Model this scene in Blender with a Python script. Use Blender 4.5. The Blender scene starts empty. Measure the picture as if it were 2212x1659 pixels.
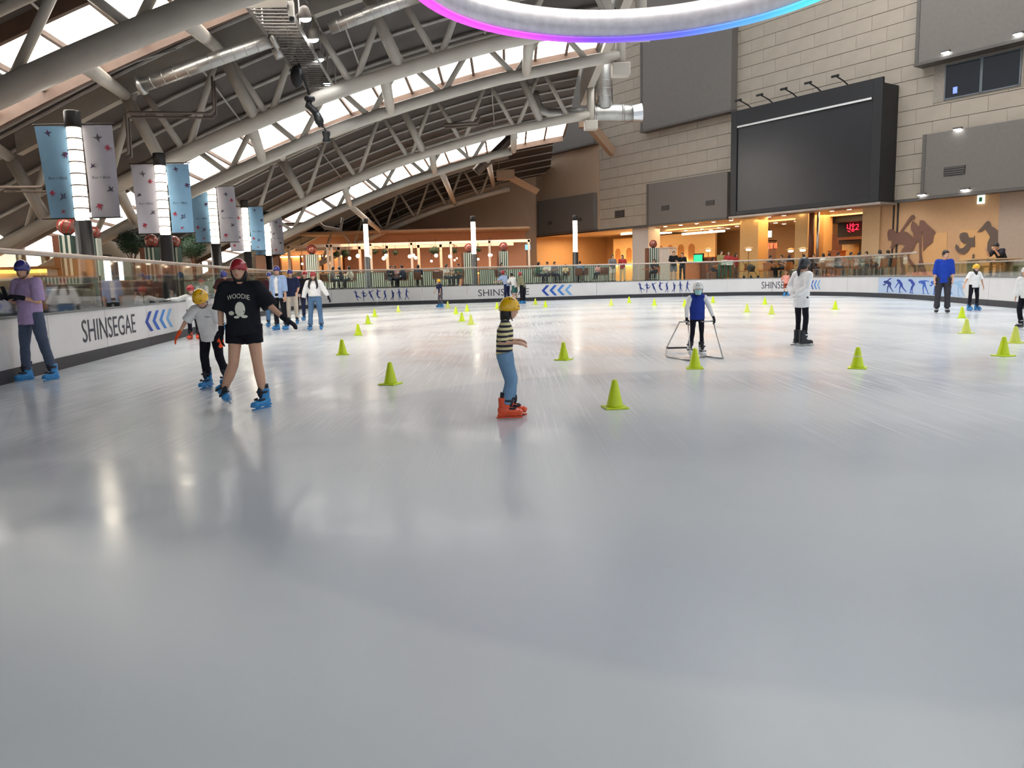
import bpy, bmesh, math, random
from math import sin, cos, pi, radians as rad
from mathutils import Vector as V, Matrix as M
from mathutils.bvhtree import BVHTree

random.seed(7)
SC = bpy.context.scene
COL = SC.collection

# ------------------------------------------------------------------ camera
F, CH = 1670.0, 1.35
ROLL = math.atan(0.026)
PITCH = math.atan((829.5 - 599.0) * cos(ROLL) / F)
FW = V((0, cos(PITCH), -sin(PITCH)))
UP0 = V((0, sin(PITCH), cos(PITCH)))
R0 = V((1, 0, 0))
RT = R0 * cos(ROLL) - UP0 * sin(ROLL)
UP = R0 * sin(ROLL) + UP0 * cos(ROLL)
CAMP = V((0, 0, CH))
cam = bpy.data.cameras.new('camera')
cam.sensor_width = 36.0
cam.lens = F / 2212.0 * 36.0
cam.clip_end = 400
camo = bpy.data.objects.new('camera', cam)
camo.matrix_world = M(((RT.x, UP.x, -FW.x, 0), (RT.y, UP.y, -FW.y, 0), (RT.z, UP.z, -FW.z, CH), (0, 0, 0, 1)))
COL.objects.link(camo)
SC.camera = camo

# ------------------------------------------------------------------ world, light, exposure
world = bpy.data.worlds.new('world')
SC.world = world
world.use_nodes = True
bg = world.node_tree.nodes['Background']
bg.inputs[0].default_value = (0.90, 0.95, 1.0, 1)
bg.inputs[1].default_value = 0.58
SC.view_settings.view_transform = 'Standard'
SC.view_settings.look = 'None'
SC.view_settings.exposure = 0.54
SC.view_settings.gamma = 1.0
SC.view_settings.use_curve_mapping = False
SC.cycles.use_denoising = True
SC.cycles.use_adaptive_sampling = True
SC.cycles.adaptive_threshold = 0.1
SC.cycles.adaptive_min_samples = 14
SC.cycles.use_light_tree = False
SC.cycles.max_bounces = 4
SC.cycles.diffuse_bounces = 3
SC.cycles.glossy_bounces = 2
SC.cycles.transparent_max_bounces = 12
SC.cycles.caustics_reflective = False
SC.cycles.caustics_refractive = False
SC.cycles.sample_clamp_indirect = 6.0

SKY_E = 5.2          # daylight seen through the skylight panes
POST_E = 4.0         # lamp posts
WARM = (1.0, 0.62, 0.30)


def area(name, loc, size, power, color, rot=(0, 0, 0)):
    l = bpy.data.lights.new(name, 'AREA')
    l.shape = 'RECTANGLE'
    l.size, l.size_y = size
    l.energy = power
    l.color = color
    o = bpy.data.objects.new(name, l)
    o.location = loc
    o.rotation_euler = rot
    COL.objects.link(o)
    return o


# right wall frame: s along the wall (towards the camera), y into the wall, z up
RWA = math.atan2(-0.825, 0.565)
P0 = V((2.2, 67.4, 0))
RWM = M.Translation(P0) @ M.Rotation(RWA, 4, 'Z')
# warm ceiling light of the shops under the overhang, unseen fill added high over the rink hall
for s_, w_ in ((4.5, 7), (17, 8), (26, 8), (35, 6)):
    p = RWM @ V((s_, 2.6, 4.55))
    area('shop_ceiling_light', p, (w_, 3.2), 330 if s_ < 32 else 170, WARM, (0, 0, RWA))
area('cafe_ceiling_light', (-5, 56, 3.9), (13, 5), 520, (1.0, 0.62, 0.38), (0, 0, 0))
area('hall_fill_light', (12, 26, 20), (16, 30), 3300, (1.0, 0.97, 0.93))


# ------------------------------------------------------------------ pixel -> place helpers (layout survey)
def ray(x, y):
    return FW + RT * ((x - 1106) / F) - UP * ((y - 829.5) / F)


def gp(x, y, z=0.0):
    d = ray(x, y)
    return CAMP + d * ((z - CH) / d.z)


def at(x, y, Y):
    d = ray(x, y)
    return CAMP + d * (Y / d.y)


def proj(P):
    q = V(P) - CAMP
    z = q.dot(FW)
    return (1106 + F * q.dot(RT) / z, 829.5 - F * q.dot(UP) / z)


def rw(x, y, off=0.0):
    nrm = V((sin(-RWA), cos(RWA), 0))
    d = ray(x, y)
    o = P0 + nrm * off
    t = (o - CAMP).dot(nrm) / d.dot(nrm)
    q = RWM.inverted() @ (CAMP + d * t)
    return q.x, q.z


# ------------------------------------------------------------------ materials
def lin(c):
    return tuple(((v / 255) / 12.92 if v / 255 <= .04045 else ((v / 255 + .055) / 1.055) ** 2.4) for v in c)


MATS = {}


def mat(name, rgb, rough=0.55, metal=0.0, spec=0.5, var=0.12, scale=6.0, emit=None, es=0.0, bump=0.0, alpha=None, coat=0.0):
    if name in MATS:
        return MATS[name]
    m = bpy.data.materials.new(name)
    m.use_nodes = True
    nt = m.node_tree
    b = nt.nodes['Principled BSDF']
    c = lin(rgb)
    b.inputs['Roughness'].default_value = rough
    b.inputs['Metallic'].default_value = metal
    b.inputs['Specular IOR Level'].default_value = spec
    b.inputs['Coat Weight'].default_value = coat
    tc = nt.nodes.new('ShaderNodeTexCoord')
    no = nt.nodes.new('ShaderNodeTexNoise')
    no.inputs['Scale'].default_value = scale
    no.inputs['Detail'].default_value = 4
    nt.links.new(tc.outputs['Object'], no.inputs['Vector'])
    cr = nt.nodes.new('ShaderNodeValToRGB')
    cr.color_ramp.elements[0].position = 0.3
    cr.color_ramp.elements[1].position = 0.7
    cr.color_ramp.elements[0].color = (*[v * (1 - var) for v in c], 1)
    cr.color_ramp.elements[1].color = (*[min(1, v * (1 + var * .6)) for v in c], 1)
    nt.links.new(no.outputs['Fac'], cr.inputs['Fac'])
    nt.links.new(cr.outputs['Color'], b.inputs['Base Color'])
    if bump:
        bp = nt.nodes.new('ShaderNodeBump')
        bp.inputs['Strength'].default_value = bump
        bp.inputs['Distance'].default_value = 0.01
        n2 = nt.nodes.new('ShaderNodeTexNoise')
        n2.inputs['Scale'].default_value = scale * 9
        nt.links.new(tc.outputs['Object'], n2.inputs['Vector'])
        nt.links.new(n2.outputs['Fac'], bp.inputs['Height'])
        nt.links.new(bp.outputs['Normal'], b.inputs['Normal'])
    if emit is not None:
        b.inputs['Emission Color'].default_value = (*emit, 1)
        b.inputs['Emission Strength'].default_value = es
    if alpha is not None:
        b.inputs['Alpha'].default_value = alpha
    MATS[name] = m
    return m


def glass_mat(name, tint=(0.93, 0.98, 0.96), refl=0.10):
    m = bpy.data.materials.new(name)
    m.use_nodes = True
    nt = m.node_tree
    nt.nodes.clear()
    out = nt.nodes.new('ShaderNodeOutputMaterial')
    mix = nt.nodes.new('ShaderNodeMixShader')
    tr = nt.nodes.new('ShaderNodeBsdfTransparent')
    tr.inputs[0].default_value = (*tint, 1)
    gl = nt.nodes.new('ShaderNodeBsdfGlossy')
    gl.inputs['Roughness'].default_value = 0.04
    fr = nt.nodes.new('ShaderNodeFresnel')
    fr.inputs['IOR'].default_value = 1.45
    mu = nt.nodes.new('ShaderNodeMath')
    mu.operation = 'MULTIPLY_ADD'
    mu.inputs[1].default_value = 0.38
    mu.inputs[2].default_value = refl * .05
    nt.links.new(fr.outputs[0], mu.inputs[0])
    nt.links.new(mu.outputs[0], mix.inputs[0])
    nt.links.new(tr.outputs[0], mix.inputs[1])
    nt.links.new(gl.outputs[0], mix.inputs[2])
    nt.links.new(mix.outputs[0], out.inputs[0])
    MATS[name] = m
    return m


def stripe_mat(name, c1, c2, freq, axis='X', duty=0.5, rough=.6):
    m = bpy.data.materials.new(name)
    m.use_nodes = True
    nt = m.node_tree
    b = nt.nodes['Principled BSDF']
    b.inputs['Roughness'].default_value = rough
    tc = nt.nodes.new('ShaderNodeTexCoord')
    sp = nt.nodes.new('ShaderNodeSeparateXYZ')
    nt.links.new(tc.outputs['Object'], sp.inputs[0])
    mu = nt.nodes.new('ShaderNodeMath'); mu.operation = 'MULTIPLY'; mu.inputs[1].default_value = freq
    nt.links.new(sp.outputs[axis], mu.inputs[0])
    fr = nt.nodes.new('ShaderNodeMath'); fr.operation = 'FRACT'
    nt.links.new(mu.outputs[0], fr.inputs[0])
    gt = nt.nodes.new('ShaderNodeMath'); gt.operation = 'GREATER_THAN'; gt.inputs[1].default_value = duty
    nt.links.new(fr.outputs[0], gt.inputs[0])
    mx = nt.nodes.new('ShaderNodeMix'); mx.data_type = 'RGBA'
    mx.inputs[6].default_value = (*lin(c1), 1)
    mx.inputs[7].default_value = (*lin(c2), 1)
    nt.links.new(gt.outputs[0], mx.inputs[0])
    nt.links.new(mx.outputs[2], b.inputs['Base Color'])
    MATS[name] = m
    return m


CIRC = (2.02, 6.45, 4.25)


def ice_mat():
    m = bpy.data.materials.new('ice')
    m.use_nodes = True
    nt = m.node_tree
    L = nt.links.new
    b = nt.nodes['Principled BSDF']
    b.inputs['IOR'].default_value = 1.31
    b.inputs['Specular IOR Level'].default_value = 0.46
    tc = nt.nodes.new('ShaderNodeTexCoord')

    def noise(scale, detail=3, vec=None, dist=0.0, rough=.5):
        n = nt.nodes.new('ShaderNodeTexNoise')
        n.inputs['Scale'].default_value = scale
        n.inputs['Detail'].default_value = detail
        n.inputs['Distortion'].default_value = dist
        n.inputs['Roughness'].default_value = rough
        L(vec or tc.outputs['Object'], n.inputs['Vector'])
        return n.outputs['Fac']

    def mapping(rot, scale, loc=(0, 0, 0)):
        mp = nt.nodes.new('ShaderNodeMapping')
        mp.inputs['Location'].default_value = loc
        mp.inputs['Rotation'].default_value = (0, 0, rot)
        mp.inputs['Scale'].default_value = scale
        L(tc.outputs['Object'], mp.inputs['Vector'])
        return mp.outputs['Vector']

    def ramp(v, a, b_, ca=0.0, cb=1.0):
        r = nt.nodes.new('ShaderNodeMapRange')
        r.inputs['From Min'].default_value = a
        r.inputs['From Max'].default_value = b_
        r.inputs['To Min'].default_value = ca
        r.inputs['To Max'].default_value = cb
        L(v, r.inputs['Value'])
        return r.outputs['Result']

    def math_(op, a, b_):
        n = nt.nodes.new('ShaderNodeMath')
        n.operation = op
        for i, v in enumerate((a, b_)):
            if isinstance(v, (int, float)):
                n.inputs[i].default_value = v
            else:
                L(v, n.inputs[i])
        return n.outputs[0]

    # sweeping resurfacing lanes: rings round a far centre, bent by noise
    rings = nt.nodes.new('ShaderNodeTexWave')
    rings.wave_type = 'RINGS'
    rings.rings_direction = 'Z'
    rings.inputs['Scale'].default_value = 0.11
    rings.inputs['Distortion'].default_value = 1.4
    rings.inputs['Detail'].default_value = 1.5
    rings.inputs['Detail Scale'].default_value = 0.35
    L(mapping(0, (1, .8, 1), (-4, -13, 0)), rings.inputs['Vector'])
    lanes = rings.outputs['Fac']
    big = noise(0.16, 3)
    mid = noise(1.3, 5)
    # skate scratches in three directions
    s1 = ramp(noise(1, 4, mapping(.15, (38, .35, 1)), .3, .6), .54, .68)
    s2 = ramp(noise(1, 4, mapping(-.75, (34, .4, 1)), .4, .6), .56, .70)
    s3 = ramp(noise(1, 4, mapping(1.25, (30, .45, 1)), .4, .6), .57, .71)
    sc = math_('MAXIMUM', math_('MAXIMUM', s1, s2), s3)
    sp = nt.nodes.new('ShaderNodeSeparateXYZ')
    L(tc.outputs['Object'], sp.inputs[0])
    mask = ramp(noise(0.35, 3), .38, .66)
    mask = math_('MULTIPLY', mask, ramp(sp.outputs['Y'], 4.5, 10.0))
    sc = math_('MULTIPLY', sc, mask)
    # edge of the last resurfacing turn: a round smooth patch near this end of the rink
    dx = math_('SUBTRACT', sp.outputs['X'], CIRC[0])
    dy = math_('SUBTRACT', sp.outputs['Y'], CIRC[1])
    rr = math_('SQRT', math_('ADD', math_('MULTIPLY', dx, dx), math_('MULTIPLY', dy, dy)), 0)
    rr = math_('ADD', rr, math_('MULTIPLY', noise(.9, 2), .25))
    turn = ramp(rr, CIRC[2] + .02, CIRC[2] + .22)      # 0 inside, 1 outside
    fade = ramp(rr, CIRC[2] + .2, CIRC[2] + 2.2, 1.0, 0.0)
    inner = ramp(rr, CIRC[2] - 1.6, CIRC[2], 0.0, 1.0)
    wet = ramp(math_('ADD', math_('MULTIPLY', lanes, .30), big), .42, .92)
    rg = math_('ADD', ramp(wet, 0, 1, .15, .30), math_('MULTIPLY', sc, .22))
    rg = math_('ADD', rg, ramp(mid, .3, .7, -.04, .05))
    fy = nt.nodes.new('ShaderNodeMapRange')          # scraped frosty strip at the near end of the rink
    fy.inputs['From Min'].default_value = 2.6
    fy.inputs['From Max'].default_value = 4.6
    fy.inputs['To Min'].default_value = .30
    fy.inputs['To Max'].default_value = 0.0
    L(math_('ADD', sp.outputs['Y'], math_('MULTIPLY', big, 1.2)), fy.inputs['Value'])
    rg = math_('MINIMUM', math_('ADD', rg, fy.outputs['Result']), .262)
    L(rg, b.inputs['Roughness'])
    mx = nt.nodes.new('ShaderNodeMix'); mx.data_type = 'RGBA'
    mx.inputs[6].default_value = (*lin((203, 210, 217)), 1)
    mx.inputs[7].default_value = (*lin((220, 225, 226)), 1)
    wet2 = math_('ADD', math_('MULTIPLY', wet, .7), math_('MULTIPLY', math_('MULTIPLY', turn, fade), .55))
    wet2 = math_('SUBTRACT', wet2, math_('MULTIPLY', math_('MULTIPLY', math_('SUBTRACT', 1.0, turn), inner), .35))
    L(wet2, mx.inputs[0])
    mx2 = nt.nodes.new('ShaderNodeMix'); mx2.data_type = 'RGBA'
    mx2.inputs[7].default_value = (*lin((252, 253, 253)), 1)
    L(math_('MULTIPLY', sc, .9), mx2.inputs[0])
    L(mx.outputs[2], mx2.inputs[6])
    dk = ramp(noise(1, 4, mapping(.12, (44, .30, 1), (3, 7, 0)), .3, .6), .58, .70)
    dk = math_('MAXIMUM', dk, ramp(noise(1, 4, mapping(-.35, (36, .35, 1), (9, 2, 0)), .5, .6), .60, .72))
    dk = math_('MULTIPLY', dk, math_('MULTIPLY', ramp(noise(.28, 3), .45, .7), ramp(sp.outputs['Y'], 4.5, 10.0)))
    mx3 = nt.nodes.new('ShaderNodeMix'); mx3.data_type = 'RGBA'
    mx3.inputs[7].default_value = (*lin((138, 146, 154)), 1)
    L(math_('MULTIPLY', dk, .75), mx3.inputs[0])
    L(mx2.outputs[2], mx3.inputs[6])
    L(mx3.outputs[2], b.inputs['Base Color'])
    bp = nt.nodes.new('ShaderNodeBump')
    bp.inputs['Strength'].default_value = .22
    bp.inputs['Distance'].default_value = .012
    hh = math_('ADD', math_('MULTIPLY', sc, .25), math_('MULTIPLY', noise(2.2, 3), .5))
    L(hh, bp.inputs['Height'])
    L(bp.outputs['Normal'], b.inputs['Normal'])
    MATS['ice'] = m
    return m


def ring_led_mat():
    m = bpy.data.materials.new('ring_led')
    m.use_nodes = True
    nt = m.node_tree
    b = nt.nodes['Principled BSDF']
    tc = nt.nodes.new('ShaderNodeTexCoord')
    sp = nt.nodes.new('ShaderNodeSeparateXYZ')
    nt.links.new(tc.outputs['Object'], sp.inputs[0])
    mr = nt.nodes.new('ShaderNodeMapRange')
    mr.inputs['From Min'].default_value = -4
    mr.inputs['From Max'].default_value = 4
    nt.links.new(sp.outputs['X'], mr.inputs['Value'])
    cr = nt.nodes.new('ShaderNodeValToRGB')
    els = cr.color_ramp.elements
    els[0].position = 0.08; els[0].color = (*lin((236, 58, 226)), 1)
    els[1].position = 0.97; els[1].color = (*lin((60, 200, 235)), 1)
    for p_, c in ((.28, (190, 60, 240)), (.45, (110, 60, 240)), (.68, (80, 90, 235)), (.86, (70, 150, 235))):
        e = els.new(p_); e.color = (*lin(c), 1)
    nt.links.new(mr.outputs[0], cr.inputs[0])
    nt.links.new(cr.outputs[0], b.inputs['Emission Color'])
    b.inputs['Emission Strength'].default_value = 1.15
    b.inputs['Base Color'].default_value = (.02, .02, .02, 1)
    MATS['ring_led'] = m
    return m


# ------------------------------------------------------------------ mesh builder
class MB:
    def __init__(s):
        s.v = []
        s.f = []

    def add(s, vs, fs):
        o = len(s.v)
        s.v += [tuple(p) for p in vs]
        s.f += [tuple(i + o for i in f) for f in fs]
        return s

    def box(s, c, d, R=None, bev=0.0):
        hx, hy, hz = d[0] / 2, d[1] / 2, d[2] / 2
        if bev <= 0:
            vs = [V((x * hx, y * hy, z * hz)) for z in (-1, 1) for y in (-1, 1) for x in (-1, 1)]
            fs = [(0, 2, 3, 1), (4, 5, 7, 6), (0, 1, 5, 4), (2, 6, 7, 3), (0, 4, 6, 2), (1, 3, 7, 5)]
        else:
            bm = bmesh.new()
            bmesh.ops.create_cube(bm, size=1)
            for v in bm.verts:
                v.co = V((v.co.x * d[0], v.co.y * d[1], v.co.z * d[2]))
            bmesh.ops.bevel(bm, geom=list(bm.edges), offset=bev, segments=2, affect='EDGES', profile=.5)
            bm.verts.index_update()
            vs = [v.co.copy() for v in bm.verts]
            fs = [[v.index for v in f.verts] for f in bm.faces]
            bm.free()
        c = V(c)
        return s.add([(R @ v if R else v) + c for v in vs], fs)

    def bb(s, x0, x1, y0, y1, z0, z1, bev=0.0):
        return s.box(((x0 + x1) / 2, (y0 + y1) / 2, (z0 + z1) / 2), (abs(x1 - x0), abs(y1 - y0), abs(z1 - z0)), None, bev)

    def loft(s, pts, rad_, right=None, n=12, cap=True):
        """rings along a path; rad_ entries are r or (rx, ry)"""
        pts = [V(p) for p in pts]
        rings = []
        N = len(pts)
        prev = None
        for i, p in enumerate(pts):
            t = (pts[min(i + 1, N - 1)] - pts[max(i - 1, 0)])
            if t.length < 1e-9:
                t = V((0, 0, 1))
            t.normalize()
            ref = V(right) if right is not None else (prev if prev is not None else (V((1, 0, 0)) if abs(t.x) < .9 else V((0, 1, 0))))
            rx = ref - t * ref.dot(t)
            if rx.length < 1e-6:
                rx = t.orthogonal()
            rx.normalize()
            prev = rx
            ry = t.cross(rx)
            r = rad_[i] if isinstance(rad_, (list, tuple)) else rad_
            a, b = r if isinstance(r, (list, tuple)) else (r, r)
            rings.append([p + rx * (a * cos(2 * pi * k / n)) + ry * (b * sin(2 * pi * k / n)) for k in range(n)])
        vs = [v for r in rings for v in r]
        fs = []
        for i in range(N - 1):
            for k in range(n):
                fs.append((i * n + k, i * n + (k + 1) % n, (i + 1) * n + (k + 1) % n, (i + 1) * n + k))
        if cap:
            fs.append(tuple(reversed(range(n))))
            fs.append(tuple((N - 1) * n + k for k in range(n)))
        return s.add(vs, fs)

    def tube(s, a, b, r0, r1=None, n=10):
        return s.loft([a, b], [r0, r0 if r1 is None else r1], None, n)

    def ell(s, c, r, R=None, nu=14, nv=9):
        c = V(c)
        if isinstance(r, (int, float)):
            r = (r, r, r)
        vs = [V((0, 0, -r[2]))]
        for j in range(1, nv):
            th = -pi / 2 + pi * j / nv
            for i in range(nu):
                ph = 2 * pi * i / nu
                vs.append(V((r[0] * cos(th) * cos(ph), r[1] * cos(th) * sin(ph), r[2] * sin(th))))
        vs.append(V((0, 0, r[2])))
        fs = [(0, 1 + (i + 1) % nu, 1 + i) for i in range(nu)]
        for j in range(nv - 2):
            for i in range(nu):
                a = 1 + j * nu
                fs.append((a + i, a + (i + 1) % nu, a + nu + (i + 1) % nu, a + nu + i))
        a = 1 + (nv - 2) * nu
        fs += [(a + i, a + (i + 1) % nu, len(vs) - 1) for i in range(nu)]
        return s.add([(R @ v if R else v) + c for v in vs], fs)

    def caps(s, a, b, r0, r1=None, n=10):
        """tapered capsule"""
        r1 = r0 if r1 is None else r1
        a, b = V(a), V(b)
        t = (b - a).normalized()
        pts, rs = [], []
        for k in range(4):
            th = pi / 2 * (1 - k / 3)
            pts.append(a - t * (r0 * sin(th))); rs.append(max(r0 * cos(th), r0 * .02))
        for k in range(4):
            th = pi / 2 * (k / 3)
            pts.append(b + t * (r1 * sin(th))); rs.append(max(r1 * cos(th), r1 * .02))
        return s.loft(pts, rs, None, n)

    def lathe(s, prof, c=(0, 0, 0), n=20, R=None):
        c = V(c)
        vs, fs = [], []
        for r, z in prof:
            for k in range(n):
                p = V((r * cos(2 * pi * k / n), r * sin(2 * pi * k / n), z))
                vs.append((R @ p if R else p) + c)
        for i in range(len(prof) - 1):
            for k in range(n):
                fs.append((i * n + k, i * n + (k + 1) % n, (i + 1) * n + (k + 1) % n, (i + 1) * n + k))
        fs.append(tuple(reversed(range(n))))
        fs.append(tuple((len(prof) - 1) * n + k for k in range(n)))
        return s.add(vs, fs)

    def prism(s, poly, fn, d0=0.0, d1=0.01):
        """2-D outline -> solid; fn(a, b, depth) gives the point"""
        n = len(poly)
        vs = [fn(a, b, d0) for a, b in poly] + [fn(a, b, d1) for a, b in poly]
        fs = [tuple(range(n)), tuple(reversed(range(n, 2 * n)))]
        fs += [(i, i + n, (i + 1) % n + n, (i + 1) % n) for i in range(n)]
        return s.add(vs, fs)

    def mesh(s, name, mats, smooth=False, off=None, mat_fn=None):
        me = bpy.data.meshes.new(name)
        vs = s.v if off is None else [(p[0] - off[0], p[1] - off[1], p[2] - off[2]) for p in s.v]
        me.from_pydata(vs, [], s.f)
        for m_ in (mats if isinstance(mats, (list, tuple)) else [mats]):
            me.materials.append(m_)
        if smooth:
            me.polygons.foreach_set('use_smooth', [True] * len(me.polygons))
        me.update()
        return me


def link(name, me, parent=None, loc=None):
    o = bpy.data.objects.new(name, me)
    COL.objects.link(o)
    if parent is not None:
        o.parent = parent
    if loc is not None:
        o.location = loc
    return o


def tag(o, label=None, cat=None, group=None, kind=None):
    if label: o['label'] = label
    if cat: o['category'] = cat
    if group: o['group'] = group
    if kind: o['kind'] = kind
    return o


def empty(name, loc=(0, 0, 0), rz=0.0, label=None, cat=None, group=None, kind=None):
    o = bpy.data.objects.new(name, None)
    COL.objects.link(o)
    o.location = loc
    o.rotation_euler = (0, 0, rz)
    o.empty_display_size = .1
    return tag(o, label, cat, group, kind)


def ob(name, mb, m, parent=None, world=False, smooth=False):
    """one mesh object; world=True: mb is in world coordinates, parent an unrotated empty"""
    off = parent.location if (world and parent is not None) else None
    return link(name, mb.mesh(name, m, smooth, off), parent)


def solo(name, mb, m, base, label, cat, group=None, smooth=False, kind=None, rz=0.0):
    """a thing that is one mesh, origin at its base"""
    o = link(name, mb.mesh(name, m, smooth, None), None, base)
    o.rotation_euler = (0, 0, rz)
    return tag(o, label, cat, group, kind)


def copy_tree(o, parent=None):
    c = o.copy()
    COL.objects.link(c)
    c.parent = parent
    for ch in list(o.children):
        copy_tree(ch, c)
    return c


def text_mb(txt, size, step=None):
    cu = bpy.data.curves.new('txt', 'FONT')
    cu.body = txt
    cu.size = size
    cu.resolution_u = 3
    o = bpy.data.objects.new('txt', cu)
    COL.objects.link(o)
    dg = bpy.context.evaluated_depsgraph_get()
    me = bpy.data.meshes.new_from_object(o.evaluated_get(dg))
    mb = MB()
    mb.add([v.co.copy() for v in me.vertices], [tuple(p.vertices) for p in me.polygons])
    bpy.data.objects.remove(o)
    bpy.data.curves.remove(cu)
    bpy.data.meshes.remove(me)
    return mb


def width(mb):
    xs = [p[0] for p in mb.v]
    return min(xs), max(xs)


# ------------------------------------------------------------------ shared materials
ICE = ice_mat()
LED = ring_led_mat()
GLASS = glass_mat('rail_glass', (0.86, 0.93, 0.90), .2)
WIN = glass_mat('dark_window_glass')
STEEL = mat('white_painted_steel', (184, 178, 168), .42, var=.06, scale=2)
DECK = mat('dark_roof_deck', (88, 82, 79), .75, var=.2, scale=.6)
PURL = mat('purlin_grey', (176, 172, 168), .5)
FRAMEB = mat('brown_frame', (92, 72, 60), .6)
PANE = mat('skylight_pane', (250, 245, 235), .4, emit=(1.0, .95, .88), es=SKY_E, var=.02)
DUCT = mat('spiral_duct_metal', (176, 174, 170), .32, metal=.85, scale=3)
WALLC = mat('cream_stone', (158, 148, 135), .6, var=.10, scale=.8, bump=.1)
JOINT = mat('stone_joint', (118, 106, 93), .9)
PLASTER = mat('tan_plaster', (172, 146, 122), .8, var=.06, scale=.5)
GREYP = mat('grey_metal_panel', (104, 99, 94), .5, var=.06)
GREYD = mat('grey_panel_edge', (84, 80, 77), .5)
BLACK = mat('black_matte', (24, 25, 28), .5, var=.1)
SCREEN = mat('dark_screen', (32, 32, 36), .35, var=.12, scale=1)
WHITEB = mat('white_board', (214, 212, 212), .3, var=.05, scale=1.5, coat=.2)
KICK = mat('black_kick_plate', (46, 47, 54), .5)
CHROME = mat('brushed_steel', (190, 188, 185), .28, metal=.9)
RAILW = mat('handrail_metal', (190, 176, 164), .35, metal=.5)
NAVY = mat('print_navy', (20, 48, 128), .5, var=.04)
BLUES = [mat('print_blue_a', (24, 62, 158), .5, var=.04), mat('print_blue_b', (36, 92, 186), .5, var=.04), mat('print_blue_c', (62, 128, 206), .5, var=.04), mat('print_blue_d', (112, 164, 216), .5, var=.04)]
LETTER = mat('print_charcoal', (58, 60, 72), .5)
LIME = mat('lime_plastic', (206, 226, 20), .4, var=.05, coat=.2)
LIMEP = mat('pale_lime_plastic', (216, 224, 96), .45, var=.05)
ORANGEB = mat('orange_band', (240, 96, 30), .5)
FLOORM = mat('dining_floor', (150, 124, 100), .35, var=.1, scale=1.2)
WOODC = mat('orange_wood', (188, 104, 50), .45, var=.15, scale=5)
WOODD = mat('brown_wood', (112, 66, 42), .5, var=.15, scale=5)
STRIPE = stripe_mat('green_white_stripe', (44, 70, 60), (196, 200, 186), 7.5, 'X', .5)
STRIPE_Y = stripe_mat('green_white_stripe_y', (44, 70, 60), (196, 200, 186), 7.5, 'Y', .5)
LEAF = mat('dark_leaf', (34, 62, 38), .6, var=.35, scale=20)
LAMPW = mat('lamp_glow', (255, 246, 230), .5, emit=(1.0, .88, .70), es=POST_E, var=.01)
GLOBE = mat('globe_glow', (255, 240, 214), .5, emit=(1.0, .84, .62), es=3.2, var=.01)
SPOTW = mat('downlight_glow', (255, 236, 200), .5, emit=(1.0, .80, .50), es=9, var=.01)
COOLW = mat('floodlight_glow', (255, 255, 255), .5, emit=(.95, .98, 1.0), es=22, var=.01)
SKIN = mat('skin', (214, 166, 138), .5, var=.05)
HAIR = mat('dark_hair', (30, 24, 22), .5)

# ------------------------------------------------------------------ rink barrier path
FZ = 0.90            # floor level round the sunken ice
BT, RH = 0.93, 1.93  # board top, handrail height


def catmull(P, n):
    out = []
    for i in range(len(P) - 1):
        p0, p1, p2, p3 = P[max(i - 1, 0)], P[i], P[i + 1], P[min(i + 2, len(P) - 1)]
        for k in range(n):
            t = k / n
            out.append(tuple(.5 * ((2 * b) + (-a + c) * t + (2 * a - 5 * b + 4 * c - d) * t * t + (-a + 3 * b - 3 * c + d) * t ** 3)
                             for a, b, c, d in zip(p0, p1, p2, p3)))
    out.append(tuple(P[-1]))
    return out


CTRL = [(-4.95, -5), (-6.2, 3.5), (-7.35, 11.0), (-8.15, 16.8), (-9.2, 24), (-10.4, 32), (-10.95, 37.5), (-10.3, 41.2), (-7.6, 42.9), (-2.6, 43.2),
        (2.5, 44.1), (6.5, 44.8), (10.5, 44.6), (14.0, 43.0), (16.3, 39.4), (17.0, 33.8), (15.9, 25.4), (14.4, 17), (12.6, 8), (10.4, -5)]
RAWP = catmull(CTRL, 24)
# arc-length resample
PATH, ACC = [], [0.0]
for i in range(1, len(RAWP)):
    ACC.append(ACC[-1] + math.dist(RAWP[i], RAWP[i - 1]))
PLEN = ACC[-1]


def path(s):
    s = min(max(s, 0), PLEN - 1e-6)
    lo, hi = 0, len(ACC) - 1
    while hi - lo > 1:
        mid = (lo + hi) // 2
        if ACC[mid] <= s: lo = mid
        else: hi = mid
    t = (s - ACC[lo]) / (ACC[hi] - ACC[lo])
    a, b = V(RAWP[lo]), V(RAWP[hi])
    p = a.lerp(b, t)
    d = (b - a).normalized()
    return V((p.x, p.y, 0)), V((d.x, d.y, 0)), V((-d.y, d.x, 0))   # point, along, outward (left of travel)


def pw(s, out, z):
    p, d, o = path(s)
    return p + o * out + V((0, 0, z))


def s_at_px(px, z=.55, lo=8.0):
    best = None
    s = lo
    while s < PLEN - 10:
        q = pw(s, 0, z)
        if q.y > 4:
            e = abs(proj(q)[0] - px)
            if best is None or e < best[0]:
                best = (e, s)
        s += .02
    return best[1]

# ================================================================== STRUCTURE
# ice sheet
mb = MB()
NX, NY = 20, 30
for j in range(NY + 1):
    for i in range(NX + 1):
        mb.v.append((-14 + 34 * i / NX, -7 + 54 * j / NY, 0))
for j in range(NY):
    for i in range(NX):
        a = j * (NX + 1) + i
        mb.f.append((a, a + 1, a + NX + 2, a + NX + 1))
solo('floor', mb, ICE, (0, 0, 0), 'pale blue white ice sheet marked by skate scratches', 'ice', kind='structure')

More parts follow.
